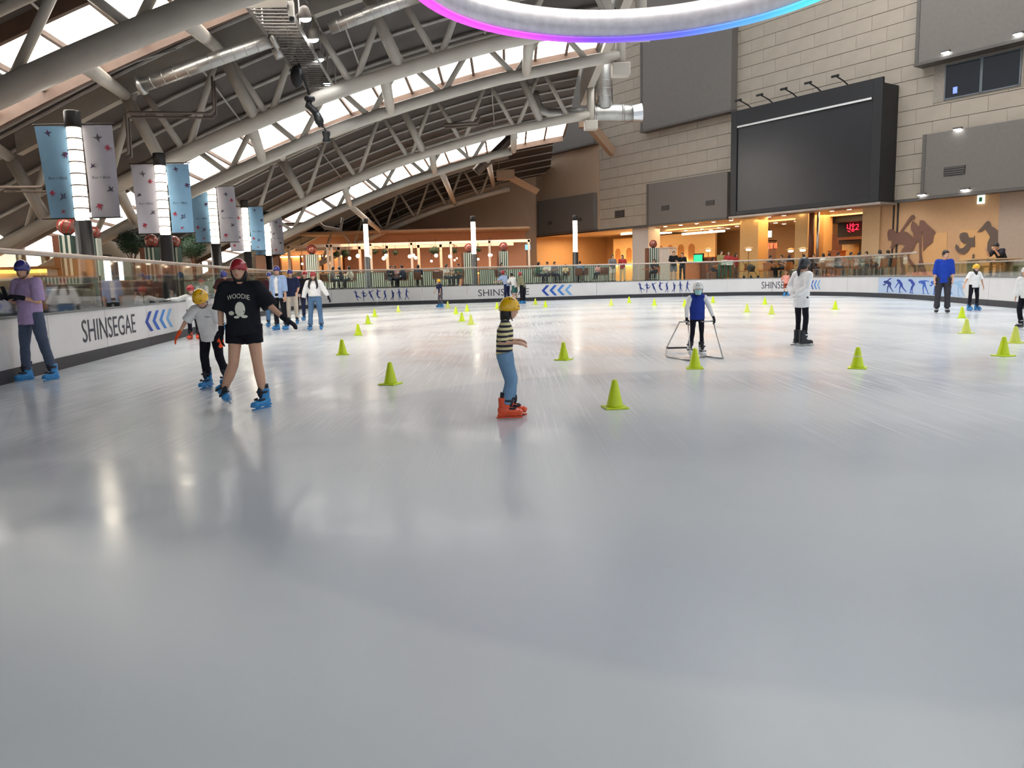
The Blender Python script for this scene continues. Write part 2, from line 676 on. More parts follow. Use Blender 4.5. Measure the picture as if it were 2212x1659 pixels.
# raised floor round the rink
mb = MB()
CEN = V((3, 22, 0))
n = 160
for k in range(n + 1):
    s = PLEN * k / n
    a = pw(s, .06, FZ)
    b = CEN + (V((a.x, a.y, 0)) - CEN).normalized() * 92 + V((0, 0, FZ))
    mb.v += [tuple(a), tuple(b)]
for k in range(n):
    mb.f.append((2 * k, 2 * k + 1, 2 * k + 3, 2 * k + 2))
solo('floor_dining', mb, FLOORM, (0, 0, 0), 'brown dining floor raised around the sunken rink', 'floor', kind='structure')

# ---- roof profile shared by all trusses
PROF = [(-19, .8), (-17.5, 1.35), (-16, 2.05), (-14, 3.0), (-11.3, 4.25), (-9.8, 4.9), (-7.9, 5.65), (-5.5, 6.5), (-3.1, 7.2), (-.5, 7.85), (1, 8.12), (3, 8.45), (5, 8.7)]
PX = catmull(PROF, 8)


def prof(x):
    for a, b in zip(PX, PX[1:]):
        if a[0] <= x <= b[0]:
            return a[1] + (b[1] - a[1]) * (x - a[0]) / (b[0] - a[0])
    return PX[-1][1] if x > 0 else PX[0][1]


XR = 3.6   # right end of the trusses


def frange(a, b, st):
    n_ = int(round((b - a) / st))
    return [a + (b - a) * i / n_ for i in range(n_ + 1)]


def chord_pts(Y, x0, x1, dz, st=.8):
    return [V((x, Y, prof(x) + dz)) for x in frange(x0, x1, st)]


def strip(Y0, d0, Y1, d1, x0, x1, th=.12):
    m_ = MB()
    xs = frange(x0, x1, .8)
    for x in xs:
        z = prof(x)
        m_.v += [(x, Y0, z + d0), (x, Y1, z + d1), (x, Y0, z + d0 + th), (x, Y1, z + d1 + th)]
    for i in range(len(xs) - 1):
        a, b = 4 * i, 4 * i + 4
        m_.f += [(a, b, b + 1, a + 1), (a + 2, a + 3, b + 3, b + 2), (a, a + 2, b + 2, b), (a + 1, b + 1, b + 3, a + 3)]
    return m_


# bays: glazed strips and dark decks between, each deck ridged over a truss
GLZ = [(16.2, 18.9), (28.0, 31.3), (45.0, 50.0)]
DECKS = [(-6, 1.9, 9.6, 2.95), (9.6, 2.95, 16.2, 1.7), (18.9, 1.5, 23, 2.95), (23, 2.95, 28, 1.7), (31.3, 1.5, 36.5, 2.95), (36.5, 2.95, 45, 1.7), (50, 1.5, 60, 2.95), (60, 2.95, 66.5, 1.3)]
roof = empty('ceiling', (0, 0, 8), 0, 'dark ribbed roof deck between the skylights', 'ceiling', kind='structure')
for Y0, e0, Y1, e1 in DECKS:
    ob('roof_deck', strip(Y0, e0, Y1, e1, -19, XR), DECK, roof, True)
    npur = max(3, int((Y1 - Y0) / 1.1))
    for k in range(npur):
        t = (k + .5) / npur
        Y = Y0 + (Y1 - Y0) * t
        m_ = MB().loft(chord_pts(Y, -18, XR, e0 + (e1 - e0) * t - .09, 1.6), .055, None, 6)
        ob('purlin', m_, PURL, roof, True)
    for k in range(3):      # thin cross rods
        x = -9 + 4.2 * k
        ob('cross_rod', MB().tube((x, Y0 + .2, prof(x) + e0 - .2), (x, Y1 - .2, prof(x) + e1 - .2), .03, None, 6), PURL, roof, True)
for i, (Y0, Y1) in enumerate(GLZ):
    w_ = empty('window_%d' % (i + 1), (0, (Y0 + Y1) / 2, 9), 0, 'long glazed skylight strip, number %s from the near end' % ['one', 'two', 'three'][i], 'skylight', kind='structure')
    d0, d1 = 1.7, 1.5
    xs = frange(-17.9, XR, 1.194)
    for a, b in zip(xs, xs[1:]):
        m_ = MB()
        g = .05
        m_.v = [(a + g, Y0, prof(a + g) + d0), (b - g, Y0, prof(b - g) + d0), (b - g, Y1, prof(b - g) + d1), (a + g, Y1, prof(a + g) + d1)]
        m_.v += [(p[0], p[1], p[2] + .03) for p in m_.v]
        m_.f = [(0, 3, 2, 1), (4, 5, 6, 7), (0, 1, 5, 4), (1, 2, 6, 5), (2, 3, 7, 6), (3, 0, 4, 7)]
        ob('pane', m_, PANE, w_, True)
    for a in xs:
        m_ = MB()
        m_.v = [(a - .05, Y0, prof(a) + d0 - .09), (a + .05, Y0, prof(a) + d0 - .09), (a + .05, Y1, prof(a) + d1 - .09), (a - .05, Y1, prof(a) + d1 - .09)]
        m_.v += [(p[0], p[1], p[2] + .15) for p in m_.v]
        m_.f = [(0, 3, 2, 1), (4, 5, 6, 7), (0, 1, 5, 4), (1, 2, 6, 5), (2, 3, 7, 6), (3, 0, 4, 7)]
        ob('mullion', m_, FRAMEB, w_, True)
    for Y, d in ((Y0, d0), (Y1, d1)):
        m_ = MB()
        pts = chord_pts(Y, -18, XR, d - .12)
        for p in pts:
            m_.v += [(p.x, Y - .06, p.z - .2), (p.x, Y + .06, p.z - .2), (p.x, Y + .06, p.z + .2), (p.x, Y - .06, p.z + .2)]
        for k in range(len(pts) - 1):
            for q in range(4):
                m_.f.append((4 * k + q, 4 * k + (q + 1) % 4, 4 * k + 4 + (q + 1) % 4, 4 * k + 4 + q))
        ob('frame_bar', m_, FRAMEB, w_, True)

# ---- trusses
NODES = [-14.35, -11.9, -9.45, -7.0, -4.55, -2.1, .35, 2.8]
ORD = ['nearest', 'second nearest', 'third nearest', 'fourth nearest', 'fifth nearest', 'sixth nearest', 'farthest']


def truss(Y, full, label, r=.2, x0=-18.4, x1=XR + .25, top=True, shift=0.0):
    t = empty('roof_truss', (-14, Y, FZ), 0, label, 'truss', 'white tube roof trusses')
    ob('bottom_chord', MB().loft(chord_pts(Y, x0, x1, 0), r, None, 14), STEEL, t, True, True)
    dz = 2.3 if full else 1.42
    if full:
        pts = chord_pts(Y, -14, x1, dz, 1.0)
        m_ = MB()
        for p in pts:
            m_.v += [(p.x, Y - .14, p.z - .1), (p.x, Y + .14, p.z - .1), (p.x, Y + .14, p.z + .5), (p.x, Y - .14, p.z + .5)]
        for k in range(len(pts) - 1):
            for q in range(4):
                m_.f.append((4 * k + q, 4 * k + (q + 1) % 4, 4 * k + 4 + (q + 1) % 4, 4 * k + 4 + q))
        m_.f += [(3, 2, 1, 0), tuple(4 * (len(pts) - 1) + q for q in range(4))]
        ob('top_beam', m_, STEEL, t, True)
    else:
        ob('top_chord', MB().loft(chord_pts(Y, -14, x1, dz, 1.0), .11, None, 10), STEEL, t, True, True)
    nd = [x + shift for x in NODES if x + shift < x1 - .1]
    for i, x in enumerate(nd):
        for sx in (-1, 1):
            xt = x + sx * 1.14
            if xt > x1 or xt < -14.8:
                continue
            a = V((x + sx * .1, Y, prof(x) + r * .7))
            b = V((xt, Y, prof(xt) + dz))
            ob('web_member', MB().tube(a, b, .095, None, 10), STEEL, t, True, True)
    # base shoe on the floor
    ob('base_shoe', MB().loft([(x0 - .15, Y, FZ), (x0 + .1, Y, prof(x0) + .1)], [(.32, .32), (.24, .24)], None, 12), STEEL, t, True, True)
    return t


TR = [(9.6, True, .22), (15.2, False, .26), (23.0, True, .20), (27.0, False, .19), (36.5, True, .20), (42.5, False, .20), (60.0, True, .2)]
LABT = ['white tube truss crossing over the camera, nearest of all', 'thick white tube truss below the top left skylight', 'white tube truss carrying the floodlight gantry across the picture middle',
        'white tube truss just under the long middle skylight', 'white tube truss below the middle skylight, above the far skylight', 'brownish lit truss under the far skylight',
        'low farthest truss before the tan end wall']
for i, (Y, full, r) in enumerate(TR):
    truss(Y, full, LABT[i], r, shift=.12 * (i % 3), x1=(XR + .25 if Y < 41 else .3 if Y < 50 else .2))
# longitudinal ties between trusses
tie_pairs = []
for x, y0, y1, d1_ in [(-8.0, 15.2, 23, 2.3), (-6.0, 15.2, 23, 2.3), (-3.0, 15.2, 23, 2.3), (-.2, 15.2, 23, 2.3), (2.2, 15.2, 23, 2.3), (-10.5, 15.2, 23, 2.3),
                       (-7.3, 23, 27, 0), (-3.4, 23, 27, 0), (.75, 23, 27, 0), (-11.3, 23, 27, 0),
                       (-7.6, 27, 36.5, 2.3), (-3.6, 27, 36.5, 2.3), (.75, 27, 36.5, 2.3), (-11, 27, 36.5, 2.3),
                       (-7.5, 36.5, 42.5, 0), (-3.4, 36.5, 42.5, 0), (.4, 36.5, 42.5, 0), (-8.5, 42.5, 60, 0), (-3.5, 42.5, 60, 0), (-1, 42.5, 60, .5)]:
    tie_pairs.append((x, y0, y1, d1_))
for k, (x, y0, y1, d1_) in enumerate(tie_pairs):
    x1 = x - (.13 * max(0, -x) if d1_ == 0 else .4 * max(0, -1 - x))
    a, b = V((x, y0, prof(x))), V((x1, y1, prof(x1) + d1_))
    grp = {15.2: 'near', 23: 'middle', 27: 'long sloping', 36.5: 'far', 42.5: 'farthest'}[y0]
    t = empty('roof_strut', b, 0, '%s roof strut between two trusses, %s from the left' % (grp, ['first', 'second', 'third', 'fourth', 'fifth', 'sixth', 'seventh'][sorted([q[0] for q in tie_pairs if q[1] == y0]).index(x)]), 'strut', 'struts between roof trusses')
    ob('strut_tube', MB().tube(a, b, .17, .15, 12), STEEL, t, True, True)
    if d1_ > 1:   # big web carrying the node down to the chord
        c = V((x1 + .9, y1, prof(x1 + .9)))
        ob('node_leg', MB().tube(b, c, .17, .17, 12), STEEL, t, True, True)

# right edge girder carrying the truss ends
g_ = empty('edge_girder', (XR + .3, 34, 8.4), 0, 'pale steel edge girder carrying the right ends of the trusses', 'girder')
m_ = MB().bb(XR + .15, XR + .45, -3, 40, prof(XR) + 1.2, prof(XR) + 2.9)
ob('girder_web', m_, STEEL, g_, True)
for y in (15.2, 23, 27, 36.5):
    ob('girder_post', MB().tube((XR + .3, y, prof(XR) - .25), (XR + .3, y, prof(XR) + 1.3), .17, .17, 12), STEEL, g_, True, True)
    ob('bearing_box', MB().bb(XR, XR + .6, y - .25, y + .25, prof(XR) - .62, prof(XR) - .22, .03), STEEL, g_, True)

# ---- right wall in its own frame
wall = empty('wall_right', P0 + V((0, 0, 0)), RWA, 'tall cream stone wall on the right with grey boxes', 'wall', kind='structure')


def rwo(name, mb_, m, parent=None, smooth=False):
    return link(name, mb_.mesh(name, m, smooth), parent if parent is not None else wall)


WZ = 4.80
rwo('wall_core', MB().bb(-.2, 46, .06, .5, WZ, 26), JOINT)
PW_, PH_ = 1.7, .735
tiles = []
for r in range(28):
    z0 = WZ + r * PH_
    for c in range(28):
        s0 = c * PW_ + (r % 2) * PW_ * .5 - .4
        if s0 + PW_ < 8.6:      # smooth plaster part next to the corner
            continue
        if s0 + PW_ > 46: continue
        # skip tiles wholly behind the screen
        if 22.6 < s0 and s0 + PW_ < 31.6 and z0 > 4.9 and z0 + PH_ < 10.6: continue
        q = RWM @ V((s0 + PW_ / 2, 0, z0 + PH_ / 2))
        px, py = proj(q)
        tiles.append((not (-60 < px < 2330 and -40 < py), (q - CAMP).length, s0, z0))
tiles.sort()
tme = MB().bb(.005, PW_ - .005, 0, .07, .012, PH_ - .012, .006).mesh('stone_panel', WALLC)
for k, (hid, d, s0, z0) in enumerate(tiles[:300]):
    o = link('stone_panel', tme, wall, (s0, random.uniform(-.005, .005), z0))
rest = MB()
for hid, d, s0, z0 in tiles[300:]:
    rest.bb(s0 + .005, s0 + PW_ - .005, 0, .07, z0 + .012, z0 + PH_ - .012)
if rest.v:
    tag(rwo('stone_panel_field', rest, WALLC), kind='stuff')
rwo('plaster_panel', MB().bb(-.25, 8.6, -.02, .08, WZ, 26), mat('brown_plaster', (168, 146, 124), .8, var=.06, scale=.5))
rwo('soffit_edge', MB().bb(-.2, 46, -.04, .10, WZ - .14, WZ), GREYD)

# ---- shop interior under the wall
SH = 8.5
shop = empty('wall_shop', P0, RWA, 'warm lit beige shop interior under the stone wall', 'wall', kind='structure')
BEIGE = mat('beige_wall', (214, 178, 134), .7, var=.05)
CEILW = mat('shop_ceiling', (226, 200, 164), .6, var=.04)
DKW = mat('dark_shop_front', (44, 34, 32), .5)
BRW = mat('brown_panel', (140, 88, 62), .6)
link('shop_ceiling', MB().bb(-.2, 46, .3, SH, WZ - .05, WZ + .05).mesh('c', CEILW), shop)
link('ceiling_drop', MB().bb(12, 33, 2.6, SH, WZ - .35, WZ - .06).mesh('c', CEILW), shop)
link('shop_back_wall', MB().bb(-.2, 46, SH, SH + .2, FZ, WZ).mesh('c', BEIGE), shop)
link('shop_end_wall', MB().bb(-.4, -.2, 0, SH, FZ, WZ).mesh('c', BEIGE), shop)


def pz(px, py, off=0):
    return rw(px, py, off)


# wall piece with the skater silhouettes: flush with the wall line
sL = pz(1893, 500)[0]; sR = pz(2215, 500, 0)[0] + 8
tan = mat('tan_wall', (206, 164, 122), .65, var=.04)
tan2 = mat('grey_wall', (176, 156, 140), .65, var=.04)
s1 = pz(2148, 500)[0]
link('mural_wall', MB().bb(sL, s1, .4, .6, FZ, WZ - .05).mesh('c', tan), shop)
link('mural_wall_grey', MB().bb(s1, sR, .35, .6, FZ, WZ - .05).mesh('c', tan2), shop)
link('wall_pier', MB().bb(sL - 1.0, sL, .3, .9, FZ, WZ - .05).mesh('c', BEIGE), shop)
for px in (1929, 1938):
    s_ = pz(px, 500, .38)[0]
    link('dark_reveal', MB().bb(s_ - .04, s_ + .04, .36, .41, FZ, WZ - .05).mesh('c', DKW), shop)
for a, b, c in ((2075, 498, 2180), (1990, 505, 2046)):
    sa, za = pz(a, b, .35); sb = pz(c, b, .35)[0]
    link('hidden_door', MB().bb(sa, sb, .375, .41, FZ, za).mesh('c', mat('tan_door', (222, 172, 116), .6, var=.03)), shop)

# ---- far end wall and left window wall
ew = empty('wall_end', (-11, 66.8, FZ), 0, 'tan end wall behind the cafe at the far side', 'wall', kind='structure')
ob('wall_panel', MB().bb(-32, 2.4, 66.6, 67.0, 0, 14), PLASTER, ew, True)
TERRA = mat('terracotta_wall', (198, 148, 116), .75, var=.06)
ob('cafe_wall_panel', MB().bb(-20, 1.4, 62.0, 62.2, FZ, 4.9), TERRA, ew, True)
ob('cafe_fascia', MB().bb(-20, 1.6, 58.2, 62.2, 4.9, 5.05), PLASTER, ew, True)
lw = empty('wall_left', (-17.5, 30, FZ), 0, 'cream wall with tall bright windows far on the left', 'wall', kind='structure')


def lwp(Y, off=0.0):   # left wall line
    return -17.2 - .147 * (Y - 26) + off


CREAM = mat('cream_wall', (206, 196, 178), .7, var=.05)
WOUT = mat('daylit_window', (250, 244, 228), .4, emit=(1.0, .93, .80), es=1.0, var=.02)
WOUT2 = mat('daylit_door_glass', (250, 250, 250), .4, emit=(1.0, .99, .96), es=1.9, var=.02)


def lwbox(Y0, Y1, z0, z1, t0, t1):
    m = MB()
    for z in (z0, z1):
        m.v += [(lwp(Y0, t0), Y0, z), (lwp(Y0, t1), Y0, z), (lwp(Y1, t1), Y1, z), (lwp(Y1, t0), Y1, z)]
    m.f = [(0, 1, 2, 3), (7, 6, 5, 4), (0, 4, 5, 1), (1, 5, 6, 2), (2, 6, 7, 3), (3, 7, 4, 0)]
    return m


ob('wall_panel', lwbox(8, 68, 0, 7.0, -.4, -.2), CREAM, lw, True)
k = 0
for Y0, Y1, z0, z1, m_ in [(20.5, 22.1, 1.9, 3.7, WOUT), (22.5, 24.0, 1.9, 3.7, WOUT), (24.5, 26.1, 1.9, 3.7, WOUT), (26.6, 28.2, 1.9, 3.7, WOUT), (28.7, 30.2, 1.9, 3.7, WOUT), (30.7, 31.6, 1.4, 3.7, WOUT),
                           (26.5, 28.4, 1.0, 2.1, WOUT2), (28.7, 30.4, 1.0, 2.1, WOUT2),
                           (36.0, 37.5, 1.3, 2.9, WOUT2), (38.2, 39.2, 1.4, 2.7, WOUT2), (55, 57, 1.5, 3.6, WOUT2), (58.2, 60.4, 1.5, 3.6, WOUT2)]:
    k += 1
    w_ = empty('window_%d' % (3 + k), (lwp(Y0, 0), Y0, z0), 0, ['tall cream-lit blind window', 'bright white door pane', 'far bright terrace window'][0 if k < 7 else 1 if k < 9 else 2] + ' on the left wall, number %d from the near end' % k, 'window', kind='structure')
    ob('window_pane', lwbox(Y0 + .08, Y1 - .08, z0 + .08, z1 - .08, -.2, -.14), m_, w_, True)
    for a, b, c, d in ((Y0, Y0 + .08, z0, z1), (Y1 - .08, Y1, z0, z1), (Y0 + .08, Y1 - .08, z0, z0 + .08), (Y0 + .08, Y1 - .08, z1 - .08, z1)):
        ob('window_frame', lwbox(a, b, c, d, -.22, -.08), GREYD, w_, True)

# ---- rink barrier: boards, kick plate, glass, rail
bar = empty('rink_barrier', pw(20, 0, 0), 0, 'white rink boards with black kick plate, glass and handrail', 'barrier')


def ribbon(s0, s1, z0, z1, o0, o1, st=.4):
    m = MB()
    ss = frange(s0, s1, min(st, s1 - s0))
    for s in ss:
        for o_, z in ((o0, z0), (o1, z0), (o1, z1), (o0, z1)):
            m.v.append(tuple(pw(s, o_, z)))
    for k in range(len(ss) - 1):
        for q in range(4):
            m.f.append((4 * k + q, 4 * k + 4 + q, 4 * k + 4 + (q + 1) % 4, 4 * k + (q + 1) % 4))
    m.f += [(0, 1, 2, 3), tuple(4 * (len(ss) - 1) + q for q in (3, 2, 1, 0))]
    return m


S0, S1 = 3.0, PLEN - 14
NSEG = 42
SEG = (S1 - S0) / NSEG
panels = []
sdrop = s_at_px(1975)
for k in range(NSEG):
    a, b = S0 + k * SEG, S0 + (k + 1) * SEG
    panels.append(ob('board_panel', ribbon(a + .008, b - .008, .20, BT, 0, .06), WHITEB, bar, True))
    ob('kick_plate', ribbon(a + .004, b - .004, 0, .20, -.02, .055), KICK, bar, True)
    rh = RH if b < sdrop else 1.46
    ob('glass_pane', ribbon(a + .02, b - .02, BT + .02, rh - .03, .03, .042), GLASS, bar, True)
ob('ledge', ribbon(S0, S1, BT, BT + .035, -.015, .09), mat('ledge_grey', (120, 122, 120), .5), bar, True)


def rail_tube(s0, s1, z, r, o_=.036):
    ss = frange(s0, s1, .5)
    return MB().loft([pw(s, o_, z) for s in ss], r, None, 8)


ob('handrail', rail_tube(S0, sdrop, RH, .042), RAILW, bar, True, True)
ob('handrail', rail_tube(sdrop, S1, 1.46, .024), RAILW, bar, True, True)


def panel_for(s):
    return panels[min(NSEG - 1, max(0, int((s - S0) / SEG)))]


def print_on(mb_, s_start, zoff, m, name, lift=.006):
    """flat print (x along the board, y up) laid on the boards"""
    out = MB()
    cx = sum(p[0] for p in mb_.v) / len(mb_.v)
    for p in mb_.v:
        out.v.append(tuple(pw(s_start + p[0], -lift, zoff + p[1])))
    out.f = list(mb_.f)
    pn = panel_for(s_start + cx)
    o = link(name, out.mesh(name, m, False, bar.location), pn)
    return o


def densify(poly, st=.08):
    out = []
    for (a, b), (c, d) in zip(poly, poly[1:] + poly[:1]):
        n_ = max(1, int(math.hypot(c - a, d - b) / st))
        out += [(a + (c - a) * i / n_, b + (d - b) * i / n_) for i in range(n_)]
    return out


def word(px0, px1, z0, hgt):
    s0, s1 = s_at_px(px0), s_at_px(px1)
    t = text_mb('SHINSEGAE', 1)
    x0, x1 = width(t)
    ys = [p[1] for p in t.v]
    for i, p in enumerate(t.v):
        t.v[i] = ((p[0] - x0) / (x1 - x0) * (s1 - s0), (p[1] - min(ys)) / (max(ys) - min(ys)) * hgt, 0)
    print_on(t, s0, z0, LETTER, 'lettering')


def chevrons(px0, px1, z0, hgt):
    s0, s1 = s_at_px(px0), s_at_px(px1)
    w = (s1 - s0) / 4.0
    for k in range(4):
        a = k * w
        poly = [(a, hgt / 2), (a + w * .62, hgt), (a + w * 1.02, hgt), (a + w * .40, hgt / 2), (a + w * 1.02, 0), (a + w * .62, 0)]
        m = MB(); m.v = [(x, y, 0) for x, y in poly]; m.f = [(0, 3, 2, 1), (0, 5, 4, 3)]
        print_on(m, s0, z0, BLUES[k], 'chevron')


def capsule2d(m, a, b, ra, rb, n=6):
    a, b = V((a[0], a[1])), V((b[0], b[1]))
    d = b - a
    ang = math.atan2(d.y, d.x)
    pts = []
    for i in range(n + 1):
        t = ang + pi / 2 + pi * i / n
        pts.append((a.x + ra * cos(t), a.y + ra * sin(t), 0))
    for i in range(n + 1):
        t = ang - pi / 2 + pi * i / n
        pts.append((b.x + rb * cos(t), b.y + rb * sin(t), 0))
    m.add(pts, [tuple(range(len(pts)))])


def figure2d(kind):
    """skater silhouettes in a 1 x 1 box, limbs as tapered strokes"""
    m = MB()
    c = lambda a, b, ra, rb: capsule2d(m, a, b, ra, rb)
    if kind < 8:
        P = [dict(hd=(.30, .90), sh=(.34, .76), hp=(.42, .48), arms=[((.0, .88), ), ((.55, .80),)], legs=[((.50, .24), (.62, .03)), ((.68, .40), (1.0, .28))]),
             dict(hd=(.38, .88), sh=(.40, .75), hp=(.42, .50), arms=[((.05, .70),), ((.80, .66),)], legs=[((.42, .25), (.38, .02)), ((.66, .42), (.90, .58))]),
             dict(hd=(.22, .86), sh=(.30, .74), hp=(.46, .46), arms=[((.05, .72),), ((.85, .95),)], legs=[((.62, .26), (.80, .02)), ((.66, .30), (.72, .06))]),
             dict(hd=(.40, .95), sh=(.42, .82), hp=(.36, .56), arms=[((.85, .88),), ((.20, .62),)], legs=[((.46, .36), (.76, .26)), ((.40, .34), (.60, .22))]),
             dict(hd=(.34, .82), sh=(.40, .70), hp=(.48, .44), arms=[((.62, .98),), ((.25, .56),)], legs=[((.36, .22), (.18, .04)), ((.60, .22), (.58, .02))]),
             dict(hd=(.44, .84), sh=(.50, .70), hp=(.58, .46), arms=[((.80, .62),), ((.66, .56),)], legs=[((.44, .24), (.18, .06)), ((.56, .22), (.52, .02))]),
             dict(hd=(.42, .94), sh=(.44, .80), hp=(.46, .50), arms=[((.10, .56),), ((.78, .54),)], legs=[((.42, .26), (.38, .02)), ((.60, .26), (.72, .06))]),
             dict(hd=(.56, .95), sh=(.50, .82), hp=(.44, .50), arms=[((.84, .64),), ((.40, .54),)], legs=[((.40, .26), (.22, .03)), ((.62, .26), (.80, .06))])][kind]
        capsule2d(m, P['hd'], P['hd'], .075, .075, 8)
        c(P['sh'], P['hp'], .095, .10)
        c(P['hp'], (P['hp'][0] + .02, P['hp'][1] - .05), .13, .10)
        for a in P['arms']:
            c(P['sh'], a[0], .045, .022)
        for k_, f_ in P['legs']:
            c(P['hp'], k_, .075, .045); c(k_, f_, .045, .028)
            c(f_, (f_[0] + .07, f_[1] - .015), .026, .016)
    else:
        P = [dict(hd=(.18, .74), sh=(.34, .74), hp=(.62, .62), arms=[((.60, .96), (.72, 1.0)), ((.16, .50), (.04, .56))], legs=[((.46, .38), (.42, .06)), ((.66, .36), (.86, .12))]),
             dict(hd=(.24, .86), sh=(.36, .80), hp=(.56, .58), arms=[((.20, .56), (.02, .32))], legs=[((.44, .36), (.44, .04)), ((.70, .34), (.96, .14))]),
             dict(hd=(.22, .88), sh=(.38, .84), hp=(.62, .62), arms=[((.50, .66), (.62, .58))], legs=[((.44, .40), (.34, .06)), ((.50, .36), (.52, .04))]),
             dict(hd=(.12, .76), sh=(.28, .78), hp=(.56, .70), arms=[((.60, .86), (.96, .82))], legs=[((.46, .40), (.52, .06)), ((.72, .40), (.94, .06))]),
             dict(hd=(.20, .76), sh=(.36, .76), hp=(.62, .62), arms=[((.60, .94), (.80, 1.0)), ((.16, .52), (.04, .60))], legs=[((.48, .38), (.44, .06)), ((.70, .36), (.92, .14))])][kind - 8]
        capsule2d(m, P['hd'], P['hd'], .085, .085, 8)
        c(P['sh'], P['hp'], .11, .12)
        for a in P['arms']:
            c(P['sh'], a[0], .05, .04); c(a[0], a[1], .04, .025)
        for k_, f_ in P['legs']:
            c(P['hp'], k_, .09, .055); c(k_, f_, .055, .03)
            c((f_[0] - .05, f_[1] - .03), (f_[0] + .09, f_[1] - .03), .025, .02)
    # thin offsets keep overlapping strokes from fighting
    return m


def figure_row(px0, px1, z0, hgt, kinds, mats_, name='skater_print'):
    s0, s1 = s_at_px(px0), s_at_px(px1)
    w = (s1 - s0) / len(kinds)
    for k, kd in enumerate(kinds):
        g = figure2d(kd)
        g.v = [(k * w + x * w * .98, y * hgt, 0) for x, y, _ in g.v]
        print_on(g, s0, z0, mats_[k], name)


word(177, 292, .37, .41)
chevrons(313, 372, .33, .46)
figure_row(764, 886, .26, .62, range(8), [NAVY] * 8)
word(1033, 1143, .35, .37)
chevrons(1170, 1236, .27, .58)
figure_row(1378, 1492, .26, .62, range(8), [NAVY] * 8)
word(1645, 1722, .37, .38)
chevrons(1744, 1772, .33, .46)
PALE = mat('pale_blue_panel', (176, 196, 222), .3, var=.05)
sa, sb = s_at_px(1898), s_at_px(2080)
pq = MB()
ss = frange(0, sb - sa, .3)
for s in ss: pq.v += [(s, 0, 0), (s, .70, 0)]
pq.f = [(2 * i, 2 * i + 2, 2 * i + 3, 2 * i + 1) for i in range(len(ss) - 1)]
print_on(pq, sa, .215, PALE, 'pale_print', .003)
figure_row(1906, 2085, .25, .62, [8, 9, 10, 11, 12, 9, 11], [NAVY, BLUES[0], BLUES[0], BLUES[1], BLUES[1], BLUES[2], mat('print_ghost', (146, 182, 214), .5, var=.04)])

# ================================================================== OBJECTS ON THE WALL
def rwt(name, s, y, z, label, cat, group=None):
    """thing in the right-wall frame"""
    return empty(name, RWM @ V((s, y, z)), RWA, label, cat, group)


def grey_box(pl, pr, pt, pb, label, dep=.55, vents=()):
    sa, zb = rw(pl, pb, -dep)
    sb = rw(pr, pb, -dep)[0]
    zt = rw(pl, pt, -dep)[1]
    t = rwt('grey_wall_box', sa, 0, zb, label, 'wall box', 'grey boxes on the stone wall')
    w, hgt = sb - sa, zt - zb
    link('box_body', MB().bb(0, w, -dep, -.02, 0, hgt, .02).mesh('b', GREYP), t)
    link('bottom_lip', MB().bb(-.08, w + .05, -dep - .06, -.02, -.12, 0).mesh('b', GREYD), t)
    link('side_trim', MB().bb(-.05, .12, -dep - .03, -dep + .02, 0, hgt).mesh('b', GREYD), t)
    for px, py, ww, hh in vents:
        s_, z_ = rw(px, py, -dep)
        v = link('vent', MB().bb(s_ - sa - ww / 2, s_ - sa + ww / 2, -dep - .03, -dep, z_ - zb - hh / 2, z_ - zb + hh / 2).mesh('v', mat('vent_black', (42, 40, 40), .6)), t)
        for q in range(4):
            zz = z_ - zb - hh / 2 + hh * (q + .5) / 4
            link('louvre', MB().bb(s_ - sa - ww / 2 + .03, s_ - sa + ww / 2 - .03, -dep - .045, -dep - .03, zz - .02, zz + .02).mesh('v', GREYD), v)
    return t


grey_box(1163, 1283, 435, 506, 'grey wall box with two vents nearest the far corner', .4, [(1188, 482, .5, .26), (1252, 474, .5, .26)])
grey_box(1398, 1570, 398, 486, 'grey wall box with two vents left of the big screen', .5, [(1437, 449, .7, .32), (1534, 438, .7, .32)])
grey_box(1385, 1578, -120, 283, 'tall grey wall box above left of the big screen', .6)
grey_box(1148, 1283, 200, 340, 'dark grey wall box high by the far corner', .5)
grey_box(1978, 2260, -150, 138, 'large grey wall box at the top right above the windows', .8)
grey_box(1990, 2260, 292, 426, 'long grey wall box right of the screen with one vent', .5, [(2062, 369, 1.0, .42)])
# square vent on the stone between the boxes
s_, z_ = rw(1339, 462)
t = rwt('wall_vent', s_, 0, z_, 'small dark air vent on cream wall left of a grey box', 'vent')
link('vent_plate', MB().bb(-.5, .5, -.05, .0, -.25, .25).mesh('v', mat('vent_black', (42, 40, 40), .6)), t)
for q in range(4):
    link('louvre', MB().bb(-.46, .46, -.07, -.05, -.2 + q * .115, -.15 + q * .115).mesh('v', GREYD), t)
# lit spots along the lower edges of the right boxes
for i, (px, py, lb) in enumerate([(2042, 113, 'white spot lamp under the top right grey box, left one'), (2198, 73, 'white spot lamp under the top right grey box, right one'), (2068, 279, 'white spot lamp on top edge of the long grey box'),
                                  (1990, 421, 'white spot lamp under the long grey box, left end'), (2084, 410, 'white spot lamp under the long grey box, middle')]):
    s_, z_ = rw(px, py, -.9 if i < 2 else -.6)
    t = rwt('wall_spot_lamp', s_, -.9 if i < 2 else -.6, z_, lb, 'lamp', 'spot lamps on the grey boxes')
    link('lamp_housing', MB().bb(-.2, .2, -.06, .12, 0, .09, .02).mesh('h', GREYD), t)
    link('lamp_lens', MB().bb(-.16, .16, -.05, .05, -.03, 0).mesh('l', COOLW), t)
